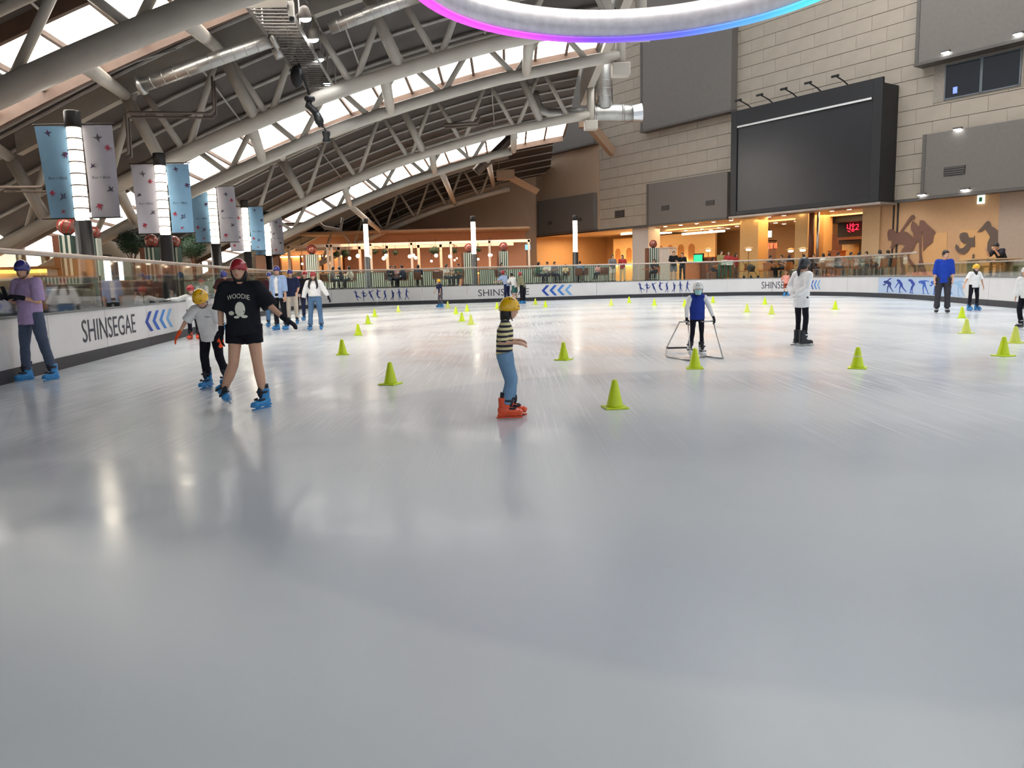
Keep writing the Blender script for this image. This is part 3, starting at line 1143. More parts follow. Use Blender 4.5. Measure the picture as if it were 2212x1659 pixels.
# two-pane window on the right
sa, zb = rw(2040, 217); sb = rw(2205, 185)[0]; zt = rw(2040, 142)[1]
wnd = rwt('window_16', sa, 0, zb, 'dark two-pane control room window set in the stone wall', 'window'); tag(wnd, kind='structure')
w, hgt = sb - sa, zt - zb
link('window_recess', MB().bb(-.55, w + .1, -.03, .03, -.05, hgt + .25).mesh('r', mat('grey_reveal', (140, 132, 122), .6)), wnd)
for q in range(2):
    link('window_pane', MB().bb(q * w / 2 + .06, (q + 1) * w / 2 - .06, -.06, -.035, .06, hgt - .06).mesh('p', mat('dark_pane', (16, 20, 28), .12)), wnd)
for a, b, c, d in ((0, .06, 0, hgt), (w - .06, w, 0, hgt), (w / 2 - .06, w / 2 + .06, 0, hgt), (0, w, 0, .06), (0, w, hgt - .06, hgt)):
    link('window_frame', MB().bb(a, b, -.08, -.03, c, d).mesh('f', mat('window_bar', (96, 104, 110), .4)), wnd)
link('blue_monitor', MB().bb(.42, .62, -.075, -.06, .22, .52).mesh('m', mat('blue_screen', (90, 110, 220), .4, emit=(.2, .28, .9), es=.8)), wnd)

# big dark screen
sa, zb = rw(1577, 467, -1.6); zt = rw(1577, 243, -1.6)[1]; sb = rw(1898, 430, -1.6)[0]
t = rwt('giant_screen', sa, 0, zb, 'huge dark switched-off video screen in a deep black box', 'screen')
w, hgt = sb - sa, zt - zb
link('screen_box', MB().bb(.0, w - .05, -1.45, -.03, 0, hgt - .25, .03).mesh('s', BLACK), t)
for a, b, c, d in ((0, .45, 0, hgt), (w - .5, w, 0, hgt), (.45, w - .5, hgt - .95, hgt), (.45, w - .5, 0, .25)):
    link('bezel', MB().bb(a, b, -1.62, -1.45, c, d, .02).mesh('s', BLACK), t)
link('screen_surface', MB().bb(.45, w - .5, -1.54, -1.45, .25, hgt - .95).mesh('s', SCREEN), t)
link('light_bar', MB().bb(.5, w - .55, -1.67, -1.60, hgt - 1.0, hgt - .9).mesh('s', mat('pale_bar', (206, 206, 206), .4)), t)
link('bottom_flashing', MB().bb(-.1, w + .1, -1.62, -.05, -.14, -.02).mesh('s', mat('flashing', (150, 140, 132), .4, metal=.3)), t)
for k in range(5):
    s_ = rw([1622, 1668, 1720, 1772, 1830][k], 200, -1.6)[0] - sa
    a = link('arm_lamp', MB().loft([(s_, -1.45, hgt - .05), (s_, -1.9, hgt + .14), (s_, -2.6, hgt + .30)], .035, None, 8).mesh('a', BLACK), t)
    link('lamp_head', MB().box((s_, -2.7, hgt + .30), (.34, .22, .12), M.Rotation(.25, 3, 'X'), .02).mesh('a', BLACK), a)

# mural of speed skaters on the tan wall, brown flat print
MUR = mat('mural_brown', (124, 88, 74), .6, var=.05)
MUG = mat('mural_grey_brown', (104, 86, 76), .6, var=.05)


def mural(polys, label, m, pxs):
    s0_, z0_ = rw(pxs[0], pxs[1], .36)
    t = rwt('wall_mural', s0_, .33, z0_, label, 'mural', 'skater silhouettes on the tan wall')
    for poly in polys:
        q = []
        for px, py in poly:
            s_, z_ = rw(px, py, .36)
            q.append((s_ - s0_, z_ - z0_))
        bm = bmesh.new()
        vs = [bm.verts.new((a, .0, b)) for a, b in q]
        f = bm.faces.new(vs)
        ex = bmesh.ops.extrude_face_region(bm, geom=[f])
        for v in ex['geom']:
            if isinstance(v, bmesh.types.BMVert): v.co.y += .02
        bmesh.ops.triangulate(bm, faces=[f_ for f_ in bm.faces if len(f_.verts) > 4])
        bmesh.ops.recalc_face_normals(bm, faces=bm.faces)
        me = bpy.data.meshes.new('print')
        bm.to_mesh(me); bm.free()
        me.materials.append(m)
        link('silhouette_print', me, t)


def zc(pts):    # points measured in the (1860,440)-(2212,620) view, 6.284 px per px
    return [(1860 + a / 6.284, 440 + b / 6.284) for a, b in pts]


mural([zc([(360, 400), (375, 355), (420, 342), (455, 365), (480, 400), (530, 385), (650, 200), (680, 160), (715, 150), (735, 185), (715, 220), (690, 215), (570, 370), (640, 395), (700, 450), (725, 500), (720, 560), (690, 650),
           (650, 690), (655, 735), (745, 850), (750, 930), (715, 950), (725, 880), (640, 780), (615, 660), (590, 690), (560, 720), (570, 820), (600, 840), (605, 940), (590, 975), (520, 975), (560, 930), (545, 850), (525, 700), (560, 620), (610, 560), (520, 540), (470, 560), (430, 620), (400, 600), (425, 540), (420, 495), (375, 500), (365, 460)])],
      'brown silhouette of a crouching speed skater on the tan wall, left figure', MUR, (1905, 598))
mural([zc([(680, 290), (700, 235), (735, 260), (765, 290), (790, 320), (800, 225), (850, 228), (920, 300), (1000, 370), (1015, 400), (990, 425), (970, 530), (900, 580), (845, 645), (840, 380), (828, 380), (825, 680), (840, 780), (900, 960), (850, 960), (800, 900), (760, 970), (770, 880), (795, 760), (790, 510), (750, 520), (720, 600), (700, 640), (725, 500), (710, 400), (680, 350)])],
      'brown silhouette of an upright skater on the tan wall, second figure', MUR, (1975, 598))
mural([zc([(1340, 450), (1345, 410), (1390, 388), (1440, 395), (1460, 440), (1465, 460), (1530, 460), (1545, 430), (1548, 585), (1490, 580), (1450, 650), (1400, 690), (1350, 675), (1300, 640), (1280, 600), (1290, 550), (1320, 570), (1340, 610), (1390, 600), (1430, 560), (1435, 530), (1400, 540), (1360, 510)]), zc([(1515, 690), (1538, 680), (1540, 790), (1510, 790)])],
      'grey brown silhouette of a leaning skater on the tan wall, third figure', MUG, (2065, 566))
mural([zc([(1580, 385), (1640, 320), (1700, 250), (1730, 232), (1760, 260), (1775, 310), (1820, 330), (1860, 365), (1860, 540), (1800, 560), (1770, 640), (1710, 690), (1720, 530), (1755, 450), (1720, 390), (1680, 340), (1640, 380)]), zc([(1705, 740), (1740, 735), (1775, 780), (1705, 785)])],
      'grey brown silhouette of an arm-swinging skater on the tan wall, right figure', MUG, (2132, 566))
# emergency exit sign high on the tan wall
s_, z_ = rw(2119, 431, .3)
t = rwt('exit_sign', s_, .3, z_ - .2, 'small white and green exit sign above the right mural', 'sign')
link('sign_box', MB().bb(-.16, .16, -.03, .05, 0, .42).mesh('s', mat('exit_white', (240, 250, 244), .5, emit=(.8, 1, .9), es=.8)), t)
link('sign_figure', MB().bb(-.07, .07, -.045, -.03, .1, .3).mesh('s', mat('exit_green', (30, 140, 90), .5)), t)

# ================================================================== SHOP FITTINGS (right wall frame)
def rbox(name, pl, pr, y0, y1, z0, z1, m, label, cat, group=None):
    sa, sb = rw(pl, 540, y0)[0], rw(pr, 540, y0)[0]
    t = rwt(name, (sa + sb) / 2, (y0 + y1) / 2, z0, label, cat, group)
    w, d = sb - sa, y1 - y0
    return t, w, d


def column(pl, pr, y0, y1, m, label, plinth=True):
    t, w, d = rbox('shop_column', pl, pr, y0, y1, FZ, WZ, m, label, 'column', 'columns along the shop fronts')
    link('shaft', MB().bb(-w / 2, w / 2, -d / 2, d / 2, .25, WZ - FZ - .02, .02).mesh('c', m), t)
    link('plinth', MB().bb(-w / 2 - .03, w / 2 + .03, -d / 2 - .03, d / 2 + .03, 0, .25, .02).mesh('c', m), t)


COLW = mat('white_column', (206, 198, 190), .6, var=.04)
COLB = mat('beige_column', (226, 184, 122), .6, var=.04)
column(1366, 1400, .3, 1.5, COLW, 'white square column between the cafe and the arched bakery')
column(1598, 1637, 1.2, 2.2, COLB, 'broad beige column left of the red neon sign')
column(1716, 1744, .9, 1.8, COLB, 'bright beige column beside a dark brown pipe')
column(1756, 1778, 2.0, 2.9, COLB, 'slim tan column right of the dark brown pipe')
s_ = rw(1752, 540, .7)[0]
t = rwt('pipe_column', s_, .7, FZ, 'dark brown round pipe column between two beige columns', 'column')
link('pipe_shaft', MB().tube((0, 0, .1), (0, 0, WZ - FZ - .05), .16, .16, 14).mesh('p', WOODD, True), t)
link('pipe_shaft_pair', MB().tube((.42, 0, .1), (.42, 0, WZ - FZ - .05), .08, .08, 12).mesh('p', CHROME, True), t)
link('pipe_collar', MB().bb(-.25, .55, -.2, .2, 0, .1).mesh('p', WOODD), t)

# arched bakery back wall, in front of the shop back wall
sa, sb = rw(1325, 540, 6.2)[0], rw(1545, 540, 6.2)[0]
t = rwt('arched_back_wall', sa, 6.2, FZ, 'cream bakery wall with a row of arched niches', 'wall niche')
ARC = mat('arch_cream', (232, 200, 146), .6, var=.04)
NICHE = mat('niche_tan', (186, 130, 76), .7, var=.05)
link('niche_wall', MB().bb(0, sb - sa, 0, .2, 0, WZ - FZ - .4).mesh('w', ARC), t)
for px in (1333, 1357, 1425, 1446, 1469, 1492):
    s_ = rw(px, 540, 6.1)[0] - sa
    poly = [(s_ - .33, 1.35), (s_ + .33, 1.35), (s_ + .33, 2.35)] + [(s_ + .33 * cos(a * pi / 10), 2.35 + .33 * sin(a * pi / 10)) for a in range(1, 10)] + [(s_ - .33, 2.35)]
    link('arched_niche', MB().prism(poly, lambda a, b, d: (a, d, b), -.012, .0).mesh('n', NICHE), t)
link('shelf_light', MB().bb(.1, sb - sa - .1, -.25, 0, 1.22, 1.30).mesh('l', mat('strip_glow', (255, 230, 170), .5, emit=(1, .72, .36), es=5)), t)
for i, (pl, pr) in enumerate(((1342, 1364), (1399, 1450), (1474, 1565))):
    sa, zz = rw(pl, 508, 4.5); sb = rw(pr, 508, 4.5)[0]
    t = rwt('linear_lamp', sa, 4.5, zz, 'glowing linear ceiling lamp before the arched wall, %s' % ['left piece by the white column', 'middle piece', 'right long piece'][i], 'lamp', 'linear lamps of the bakery')
    link('lamp_tube', MB().bb(0, sb - sa, -.08, .08, 0, .14, .02).mesh('l', GLOBE), t)
    link('lamp_stem', MB().bb((sb - sa) / 2 - .02, (sb - sa) / 2 + .02, -.02, .02, .14, WZ - .35 - zz).mesh('l', BLACK), t)


def counter(pl, pr, y, d, hgt, m, top, label, extra=None):
    t, w, dd = rbox('shop_counter', pl, pr, y, y + d, FZ, FZ + hgt, m, label, 'counter')
    link('counter_body', MB().bb(-w / 2, w / 2, -d / 2, d / 2, 0, hgt - .06, .01).mesh('c', m), t)
    link('counter_top', MB().bb(-w / 2 - .04, w / 2 + .04, -d / 2 - .04, d / 2 + .04, hgt - .06, hgt).mesh('c', top), t)
    link('counter_base', MB().bb(-w / 2 + .03, w / 2 - .03, -d / 2 + .02, d / 2 - .05, 0, .08).mesh('c', BLACK), t)
    return t


counter(1424, 1446, -1.0, .7, 2.2, mat('white_cabinet', (206, 196, 186), .5), COLW, 'white cabinet beside the green striped kiosk column')
counter(1476, 1512, 2.2, .8, 1.25, mat('kraft', (196, 128, 84), .6), WOODC, 'wooden bakery counter under the arches')
counter(1515, 1545, 2.0, .8, 1.5, WOODD, WOODC, 'brown shop counter with a green screen on top')
counter(1640, 1660, 5.0, .8, 2.5, mat('pale_panel', (214, 190, 176), .5), DKW, 'pale pink shop counter with dark upper panel behind columns')
counter(1790, 1812, 1.2, .7, 1.5, WOODC, WOODC, 'orange wooden cabinet beside the dark kitchen')
s_, z_ = rw(1508, 556, 1.9)
t = rwt('green_screen', s_, 1.9, z_ - .28, 'glowing green order screen above the bakery counter', 'screen')
link('screen_case', MB().bb(-.45, .45, 0, .12, -.1, .55, .02).mesh('g', BLACK), t)
link('screen_face', MB().bb(-.38, .38, -.02, 0, 0, .46).mesh('g', mat('green_glow', (40, 200, 120), .4, emit=(.02, .70, .28), es=1.0)), t)
# dark kitchen block
sa, sb = rw(1782, 500, 4.2)[0], rw(1892, 500, 4.2)[0]
t = rwt('open_kitchen', sa, 4.2, FZ, 'dark open kitchen front with steel hood and red sign', 'kitchen')
w = sb - sa
link('dark_fascia', MB().bb(w * .28, w, -.1, 1.2, 2.35, WZ - FZ - .05).mesh('k', DKW), t)
link('dark_canopy', MB().bb(w * .1, w, -1.2, -.1, 3.2, WZ - FZ - .05).mesh('k', mat('canopy_black', (32, 27, 27), .5)), t)
link('wood_band', MB().bb(w * .28, w, -.16, -.1, 2.18, 2.35).mesh('k', BRW), t)
link('back_panel', MB().bb(0, w * .28, .6, .8, 0, 2.6).mesh('k', BRW), t)
link('steel_panel', MB().bb(w * .3, w * .64, .3, .5, 0, 1.95).mesh('k', mat('brass_panel', (206, 160, 96), .35, metal=.4)), t)
link('grey_panel', MB().bb(w * .66, w * .94, .35, .5, 0, 2.1).mesh('k', mat('grey_steel_panel', (164, 146, 124), .4, metal=.4)), t)
link('hood', MB().bb(w * .3, w * .95, -.05, .4, 1.95, 2.18).mesh('k', DKW), t)
link('side_post', MB().bb(w * .95, w, -.1, .5, 0, 2.2).mesh('k', WOODD), t)
for k in range(4):
    link('shelf', MB().bb(w * .84, w * .97, -.2, .3, .35 + .28 * k, .39 + .28 * k).mesh('k', COLW), t)
RED = mat('red_neon', (220, 20, 40), .4, emit=(1.0, .02, .05), es=2.2)
RED2 = mat('red_orange_neon', (240, 60, 30), .4, emit=(1.0, .10, .04), es=2.2)


def neon(px0, px1, pyc, y, hgt, strokes, m, label):
    s0_, z0_ = rw(px0, pyc, y)
    s1_ = rw(px1, pyc, y)[0]
    t = rwt('neon_sign', s0_, y, z0_ - hgt / 2, label, 'sign')
    k_ = (s1_ - s0_)
    for st in strokes:
        pts = [(a * k_, 0, b * hgt) for a, b in st]
        link('neon_tube', MB().loft(pts, .026, (0, 1, 0), 6).mesh('n', m, True), t)
    link('back_bar', MB().bb(0, k_, .05, .09, hgt * .4, hgt * .5).mesh('n', DKW), t)


def arc(cx, cy, r, a0, a1, k=1.0, n_=8):
    return [(cx + r * k * cos(a0 + (a1 - a0) * i / n_), cy + r * cos(0) * sin(a0 + (a1 - a0) * i / n_)) for i in range(n_ + 1)]


nst = []
for i, ch in enumerate('rnoccarin'):
    x = .02 + i * .107
    if ch in 'rn':
        nst.append([(x, 0), (x, .8)]); nst.append([(x, .6), (x + .03, .8), (x + .06, .75)] + ([(x + .07, 0)] if ch == 'n' else []))
    elif ch in 'oa':
        nst.append([(x + .035 + .035 * cos(q * pi / 4), .4 + .4 * sin(q * pi / 4)) for q in range(9)])
        if ch == 'a': nst.append([(x + .075, .8), (x + .075, 0)])
    elif ch == 'c':
        nst.append([(x + .035 + .035 * cos(q * pi / 4), .4 + .4 * sin(q * pi / 4)) for q in range(1, 8)])
    elif ch == 'i':
        nst.append([(x + .03, 0), (x + .03, .75)])
neon(1645, 1680, 531, 3.6, .42, nst, RED2, 'orange red neon lettering hanging behind the broad beige column')
kst = [[(.05, .9), (.05, .3), (.22, .3)], [(.28, 1), (.28, .1)], [(.1, .0), (.3, -.2)], [(.40, .7), (.52, .95), (.64, .7), (.52, .5), (.40, .7)], [(.52, .4), (.52, .15)], [(.38, .1), (.68, .1)], [(.45, -.1), (.62, -.1)], [(.74, .8), (.95, .8), (.95, .4)], [(.84, .4), (.84, .1)], [(.72, .1), (1.0, .1)]]
neon(1829, 1855, 491, 3.95, .42, kst, RED, 'crimson neon lettering on the dark kitchen front')
# green pictogram sign and white tabs
s_, z_ = rw(1661, 506, 3.2)
t = rwt('hanging_sign', s_, 3.2, z_ - .2, 'mint green glowing hanging sign by the beige column', 'sign')
link('sign_panel', MB().bb(-.2, .2, -.03, .03, 0, .42, .01).mesh('s', mat('mint_glow', (190, 245, 225), .5, emit=(.5, 1, .85), es=1.6)), t)
link('sign_rod', MB().bb(-.01, .01, -.01, .01, .42, WZ - .36 - z_ + .2).mesh('s', BLACK), t)
for px, py, nm, lb in ((1417, 495, 'blue', 'small blue hanging sign near the white column'), (1140, 534, 'blue', 'small blue sign on the wall by the tan door')):
    if px > 1300:
        s_, z_ = rw(px, py, 1.5); yy = 1.5
        t = rwt('hanging_sign', s_, yy, z_ - .2, lb, 'sign')
        zt_ = WZ - z_ + .1
    else:
        P = at(px, py, 60)
        t = empty('hanging_sign', P - V((0, 0, .2)), 0, lb, 'sign')
        zt_ = .6
    link('sign_panel', MB().bb(-.2, .2, -.03, .03, 0, .4, .01).mesh('s', mat('blue_sign_glow', (120, 190, 250), .5, emit=(.25, .6, 1), es=.7)), t)
    link('sign_rod', MB().bb(-.01, .01, -.01, .01, .4, zt_).mesh('s', BLACK), t)
# downlights in the overhang
dl_me = MB().lathe([(.13, .03), (.13, 0), (.10, -.015)], n=12).mesh('downlight', SPOTW, True)
dl_rim = MB().lathe([(.17, .03), (.17, .008), (.135, .008)], n=12).mesh('downlight_rim', COLW, True)
cnt = 0
rowdef = [(.7, 12.5, 20.6, 7, 'front row left'), (2.0, 13.5, 21, 6, 'second row left'), (.8, 21.5, 32.6, 17, 'front row under the screen'), (2.0, 21.4, 28, 7, 'second row under the screen'), (3.6, 14, 26.5, 9, 'third row'), (5.2, 15, 26, 8, 'back row')]
ow = ['first', 'second', 'third', 'fourth', 'fifth', 'sixth', 'seventh', 'eighth', 'ninth', 'tenth', 'eleventh', 'twelfth', 'thirteenth', 'fourteenth', 'fifteenth', 'sixteenth', 'seventeenth', 'eighteenth', 'nineteenth', 'twentieth', 'twenty-first', 'twenty-second', 'twenty-third', 'twenty-fourth']
for y, a, b, n_, nm in rowdef:
    for k in range(n_):
        s_ = a + (b - a) * k / (n_ - 1)
        z_ = (WZ - .05 if (y < 2.6 or not 12 < s_ < 33) else WZ - .35) - .03
        t = rwt('ceiling_downlight', s_, y, z_, 'round ceiling downlight over the shops, %s, %s from left' % (nm, ow[k]), 'lamp', 'downlights under the overhang')
        link('light_disc', dl_me, t)
        link('light_rim', dl_rim, t)
for px, py, y, lb in ((1617, 537, -.8, 'upper ring pendant lamp by the broad column'), (1734, 538, -.6, 'saucer floor lamp glowing between seated diners'), (1530, 539, .5, 'small saucer lamp over the bakery seats'), (1708, 540, 1.2, 'small saucer lamp left of a bright column')):
    s_, z_ = rw(px, py, y)
    t = rwt('saucer_lamp', s_, y, FZ, lb, 'lamp', 'saucer lamps in the food hall')
    hz = z_ - FZ
    link('lamp_stem', MB().tube((0, 0, .02), (0, 0, hz - .08), .02, .02, 8).mesh('l', WOODD), t)
    link('lamp_saucer', MB().lathe([(.05, hz + .12), (.30, hz + .02), (.30, hz), (.05, hz - .02)], n=18).mesh('l', ARC, True), t)
    link('lamp_bulb', MB().ell((0, 0, hz - .07), (.17, .17, .07)).mesh('l', GLOBE, True), t)
    link('lamp_foot', MB().lathe([(.18, 0), (.18, .03), (.03, .05)], n=16).mesh('l', WOODD, True), t)

# ================================================================== LAMP POSTS AND BANNERS
FABW = mat('white_banner_fabric', (176, 176, 188), .8, var=.05, scale=2)
FABB = mat('blue_banner_fabric', (128, 172, 206), .8, var=.12, scale=1.2)
BIRDP = mat('bird_plum', (70, 44, 84), .7)
BIRDR = mat('bird_rose', (168, 52, 76), .7)
BIRDG = mat('bird_grey', (84, 84, 92), .7)
INK = mat('banner_ink', (60, 66, 84), .7)
POST_BLACK = mat('post_black', (36, 34, 34), .45)


def bird(cx, cz, sz, ang, kind):
    """small flying bird outline"""
    if kind == 0:
        pts = [(-.5, .25), (-.1, .12), (.1, .5), (.18, .12), (.55, 0), (.15, -.08), (.05, -.5), (-.08, -.1)]
    elif kind == 1:
        pts = [(-.35, .35), (.05, .40), (.45, .25), (.15, .2), (.3, -.4), (.05, .05), (-.1, -.45), (-.12, .08), (-.45, -.15), (-.2, .2)]
    else:
        pts = [(-.5, -.1), (-.1, .05), (.0, .45), (.12, .1), (.5, .2), (.2, -.05), (.3, -.3), (.0, -.12)]
    c, s = cos(ang), sin(ang)
    return [(cx + sz * (x * c - y * s), cz + sz * (x * s + y * c)) for x, y in pts]


def make_banner(parent, x0, w, z0, h_, m, birds, sway, ytx):
    N_ = 8
    mbn = MB()
    for j in range(N_ + 1):
        for i in range(N_ + 1):
            u, v_ = i / N_, j / N_
            mbn.v.append((x0 + w * u + sway * (1 - v_), .03 * sin(u * 5 + v_ * 3) * (1 - v_ * .6), z0 + h_ * v_))
    for j in range(N_):
        for i in range(N_):
            a = j * (N_ + 1) + i
            mbn.f.append((a, a + 1, a + N_ + 2, a + N_ + 1))
    no = len(mbn.v)
    mbn.v += [(x, y + .008, z) for x, y, z in mbn.v]
    mbn.f += [tuple(reversed([q + no for q in f])) for f in mbn.f[:N_ * N_]]
    b = link('banner', mbn.mesh('banner', m, True), parent)

    def surf(a, c):
        u, v_ = (a - x0) / w, (c - z0) / h_
        return .03 * sin(u * 5 + v_ * 3) * (1 - v_ * .6)
    for u, v_, sz, an, kd, mm in birds:
        poly = bird(x0 + w * u, z0 + h_ * v_, sz * 1.25, an, kd)
        mm_ = MB()
        mm_.v = [(a + sway * (1 - v_), surf(a, c) - .012, c) for a, c in poly]
        ctr = (sum(p[0] for p in mm_.v) / len(poly), mm_.v[0][1] - .001, sum(p[2] for p in mm_.v) / len(poly))
        mm_.v.append(ctr)
        n_ = len(poly)
        mm_.f = [(i, (i + 1) % n_, n_) for i in range(n_)]
        link('bird_print', mm_.mesh('bird', mm), b)
    tt = text_mb('Bon + Blink', .11)
    a, c = width(tt)
    k_ = w * .62 / (c - a)
    tt.v = [(x0 + w * .2 + (p[0] - a) * k_ + sway * .6, surf(x0 + w * .5, z0 + h_ * ytx) - .03, z0 + h_ * ytx + p[1] * k_) for p in tt.v]
    link('banner_lettering', tt.mesh('t', INK), b)
    return b


BB = [(.42, .92, .13, .3, 0, BIRDP), (.86, .68, .14, -.2, 1, BIRDP), (.22, .27, .13, .8, 1, BIRDR), (.55, .23, .17, .5, 2, BIRDP), (.45, .07, .11, .2, 2, BIRDR)]
WBR = [(.50, .86, .16, .2, 0, BIRDG), (.82, .75, .13, .9, 1, BIRDR), (.22, .56, .13, .4, 2, BIRDP), (.75, .30, .16, .3, 2, BIRDG), (.30, .11, .15, -.2, 1, BIRDR)]
PLAB = ['lamp post nearest on the left, blue banner left and white banner right', 'second lamp post on the left, white banner left and blue banner right', 'third lamp post on the left, tilted blue banner left',
        'fourth lamp post on the left, white banner left and blue banner right', 'fifth and farthest lamp post on the left side with two small banners',
        'bannerless lamp post in front of the cafe, left of three', 'bannerless lamp post in front of the cafe, middle of three', 'bannerless lamp post before the grey wall box, right of three']
posts = [(178, 470, 16.9, 1), (358, 510, 22.4, 2), (466, 530, 27.8, 1), (535, 545, 35.2, 2), (581, 552, 41.0, 1), (793, 555, 47.0, 0), (1024, 553, 47.4, 0), (1243, 549, 48.6, 0)]
for i, (px, py, Y, ban) in enumerate(posts):
    P = at(px, py, Y)
    rz = math.atan2(P.x, -P.y) if False else 0
    t = empty('lamp_post', (P.x, P.y, FZ), .05 if ban else 0, PLAB[i], 'lamp post', 'lamp posts round the rink')
    zl, zh = 2.80 - FZ, 4.72 - FZ
    link('post_base', MB().lathe([(.26, 0), (.26, .06), (.19, .10), (.17, zl - .02)], n=20).mesh('p', POST_BLACK, True), t)
    link('base_flange', MB().lathe([(.34, 0), (.34, .04), (.26, .05)], n=20).mesh('p', POST_BLACK, True), t)
    NSEG_ = 8
    for k in range(NSEG_):
        a, b = zl + (zh - zl) * k / NSEG_, zl + (zh - zl) * (k + 1) / NSEG_
        link('light_segment', MB().lathe([(.135, a + .008), (.14, a + .02), (.14, b - .02), (.135, b - .008)], n=18).mesh('p', LAMPW, True), t)
        link('segment_ring', MB().lathe([(.147, b - .013), (.156, b), (.147, b + .013)], n=18).mesh('p', FRAMEB, True), t)
    link('post_cap', MB().lathe([(.165, zh), (.165, zh + .30), (.15, zh + .33)], n=18).mesh('p', POST_BLACK, True), t)
    if ban:
        for q, (x0, w_, m_, bl, sw) in enumerate([(-.80, .62, FABB if ban == 1 else FABW, BB if ban == 1 else WBR, .14 if ban == 1 else .06), (.17, .62, FABW if ban == 1 else FABB, WBR if ban == 1 else BB, .02)]):
            make_banner(t, x0, w_, zl + .05, zh - zl - .02, m_, bl, sw, .42)
        for z in (zh + .06, zl + .04):
            link('banner_rod', MB().tube((-.84, .01, z), (.84, .01, z), .014, .014, 8).mesh('p', POST_BLACK), t)

# ================================================================== KIOSK COLUMNS WITH RED BALLS, TREES
REDB = mat('red_glass_ball', (190, 40, 36), .15, var=.3, scale=5, coat=.6)
BALLC = mat('bronze_ball', (150, 96, 80), .15, metal=.3, var=.2, coat=.6)


def kiosk(px, pt, Y, w_, zt, label, ball=True, br=None):
    P = at(px, pt, Y)
    t = empty('striped_kiosk', (P.x, P.y, FZ), 0, label, 'kiosk', 'green striped kiosks with red balls')
    hz = P.z - FZ
    link('kiosk_body', MB().bb(-w_ / 2, w_ / 2, -w_ / 2, w_ / 2, .08, hz, .01).mesh('k', STRIPE), t)
    link('kiosk_side', MB().bb(-w_ / 2 - .16, -w_ / 2, -w_ / 2, w_ / 2, .08, hz).mesh('k', WOODD), t)
    link('kiosk_base', MB().bb(-w_ / 2 - .18, w_ / 2 + .03, -w_ / 2 - .03, w_ / 2 + .03, 0, .08).mesh('k', BLACK), t)
    if ball:
        br = br or w_ * .40
        link('ball_cup', MB().lathe([(br * .35, hz), (br * .55, hz + br * .25), (br * .5, hz + br * .3)], n=16).mesh('k', BLACK, True), t)
        b = link('glass_ball', MB().ell((0, 0, hz + br * 1.1), br, None, 20, 14).mesh('k', BALLC, True), t)
        for q in range(8):
            a = 2 * pi * q / 8
            pts = [(br * 1.015 * cos(a + th * .5) * cos(th), br * 1.015 * sin(a + th * .5) * cos(th), hz + br * 1.1 + br * 1.015 * sin(th)) for th in [(-1.35 + 2.7 * k / 8) for k in range(9)]]
            link('ball_stripe', MB().loft(pts, [(.07 * br, .02 * br)] * 9, None, 6).mesh('k', REDB, True), b)


kiosk(146, 509, 19.5, .30, 0, 'green striped kiosk with open red ball, left of the nearest lamp post', True, .215)
kiosk(205, 515, 21.0, .22, 0, 'green striped kiosk half hidden right of the nearest lamp post', True, .15)
kiosk(328, 535, 25.5, .34, 0, 'green striped kiosk with bronze ball left of the second lamp post', True, .2)
kiosk(378, 535, 26.5, .30, 0, 'green striped kiosk with red ball right of the second lamp post', True, .18)
kiosk(674, 550, 52, .72, 0, 'green striped kiosk with red ball at the left of the cafe', True, .31)
kiosk(1013, 546, 50, .66, 0, 'green striped kiosk with ball beside the middle cafe lamp post', True, .28)
kiosk(1088, 543, 51, .60, 0, 'green striped kiosk with bronze ball at the right of the cafe', True, .28)
kiosk(1411, 536, 49.5, .62, 0, 'green striped kiosk with ball right of the white column', True, .24)

leaf_v = [(0, 0, 0), (.03, .02, .006), (.075, 0, 0), (.03, -.02, .006)]


def foliage(cx, cy, cz, rx, rz_, n_, seed, lf=1.0):
    rnd = random.Random(seed)
    m = MB()
    m.ell((cx, cy, cz), (rx * .82, rx * .82, rz_ * .82), None, 14, 9)
    for k in range(n_):
        th = math.asin(rnd.uniform(-1, 1)); ph = rnd.uniform(0, 2 * pi)
        r = rnd.uniform(.8, 1.05)
        p = V((cx + rx * r * cos(th) * cos(ph), cy + rx * r * cos(th) * sin(ph), cz + rz_ * r * sin(th)))
        R = M.Rotation(rnd.uniform(0, 2 * pi), 3, 'Z') @ M.Rotation(rnd.uniform(-1, 1), 3, 'Y') @ M.Rotation(rnd.uniform(-1, 1), 3, 'X')
        m.add([p + R @ (V(q) * lf) for q in leaf_v], [(0, 1, 2, 3)])
    return m


for px, py, Y, rr, lb in ((283, 524, 27.0, .44, 'ball-shaped topiary tree behind the glass, left one'), (416, 533, 31.5, .50, 'ball-shaped topiary tree behind the glass, right one')):
    P = at(px, py, Y)
    t = empty('topiary_tree', (P.x, P.y, FZ), 0, lb, 'tree', 'ball topiary trees')
    link('foliage', foliage(0, 0, P.z - FZ, rr, rr * .92, 1400, int(px)).mesh('f', LEAF), t)
    for k in range(5):
        a = k * 1.26
        link('trunk', MB().loft([(.03 * cos(a), .03 * sin(a), .3), (.06 * cos(a), .06 * sin(a), P.z - FZ - .6), (.25 * cos(a), .25 * sin(a), P.z - FZ - .2)], [.03, .022, .015], None, 7).mesh('t', WOODD, True), t)
    link('pot', MB().lathe([(.20, 0), (.27, .36), (.29, .38), (.26, .34), (.24, .3)], n=20).mesh('p', mat('grey_pot', (110, 106, 100), .7), True), t)

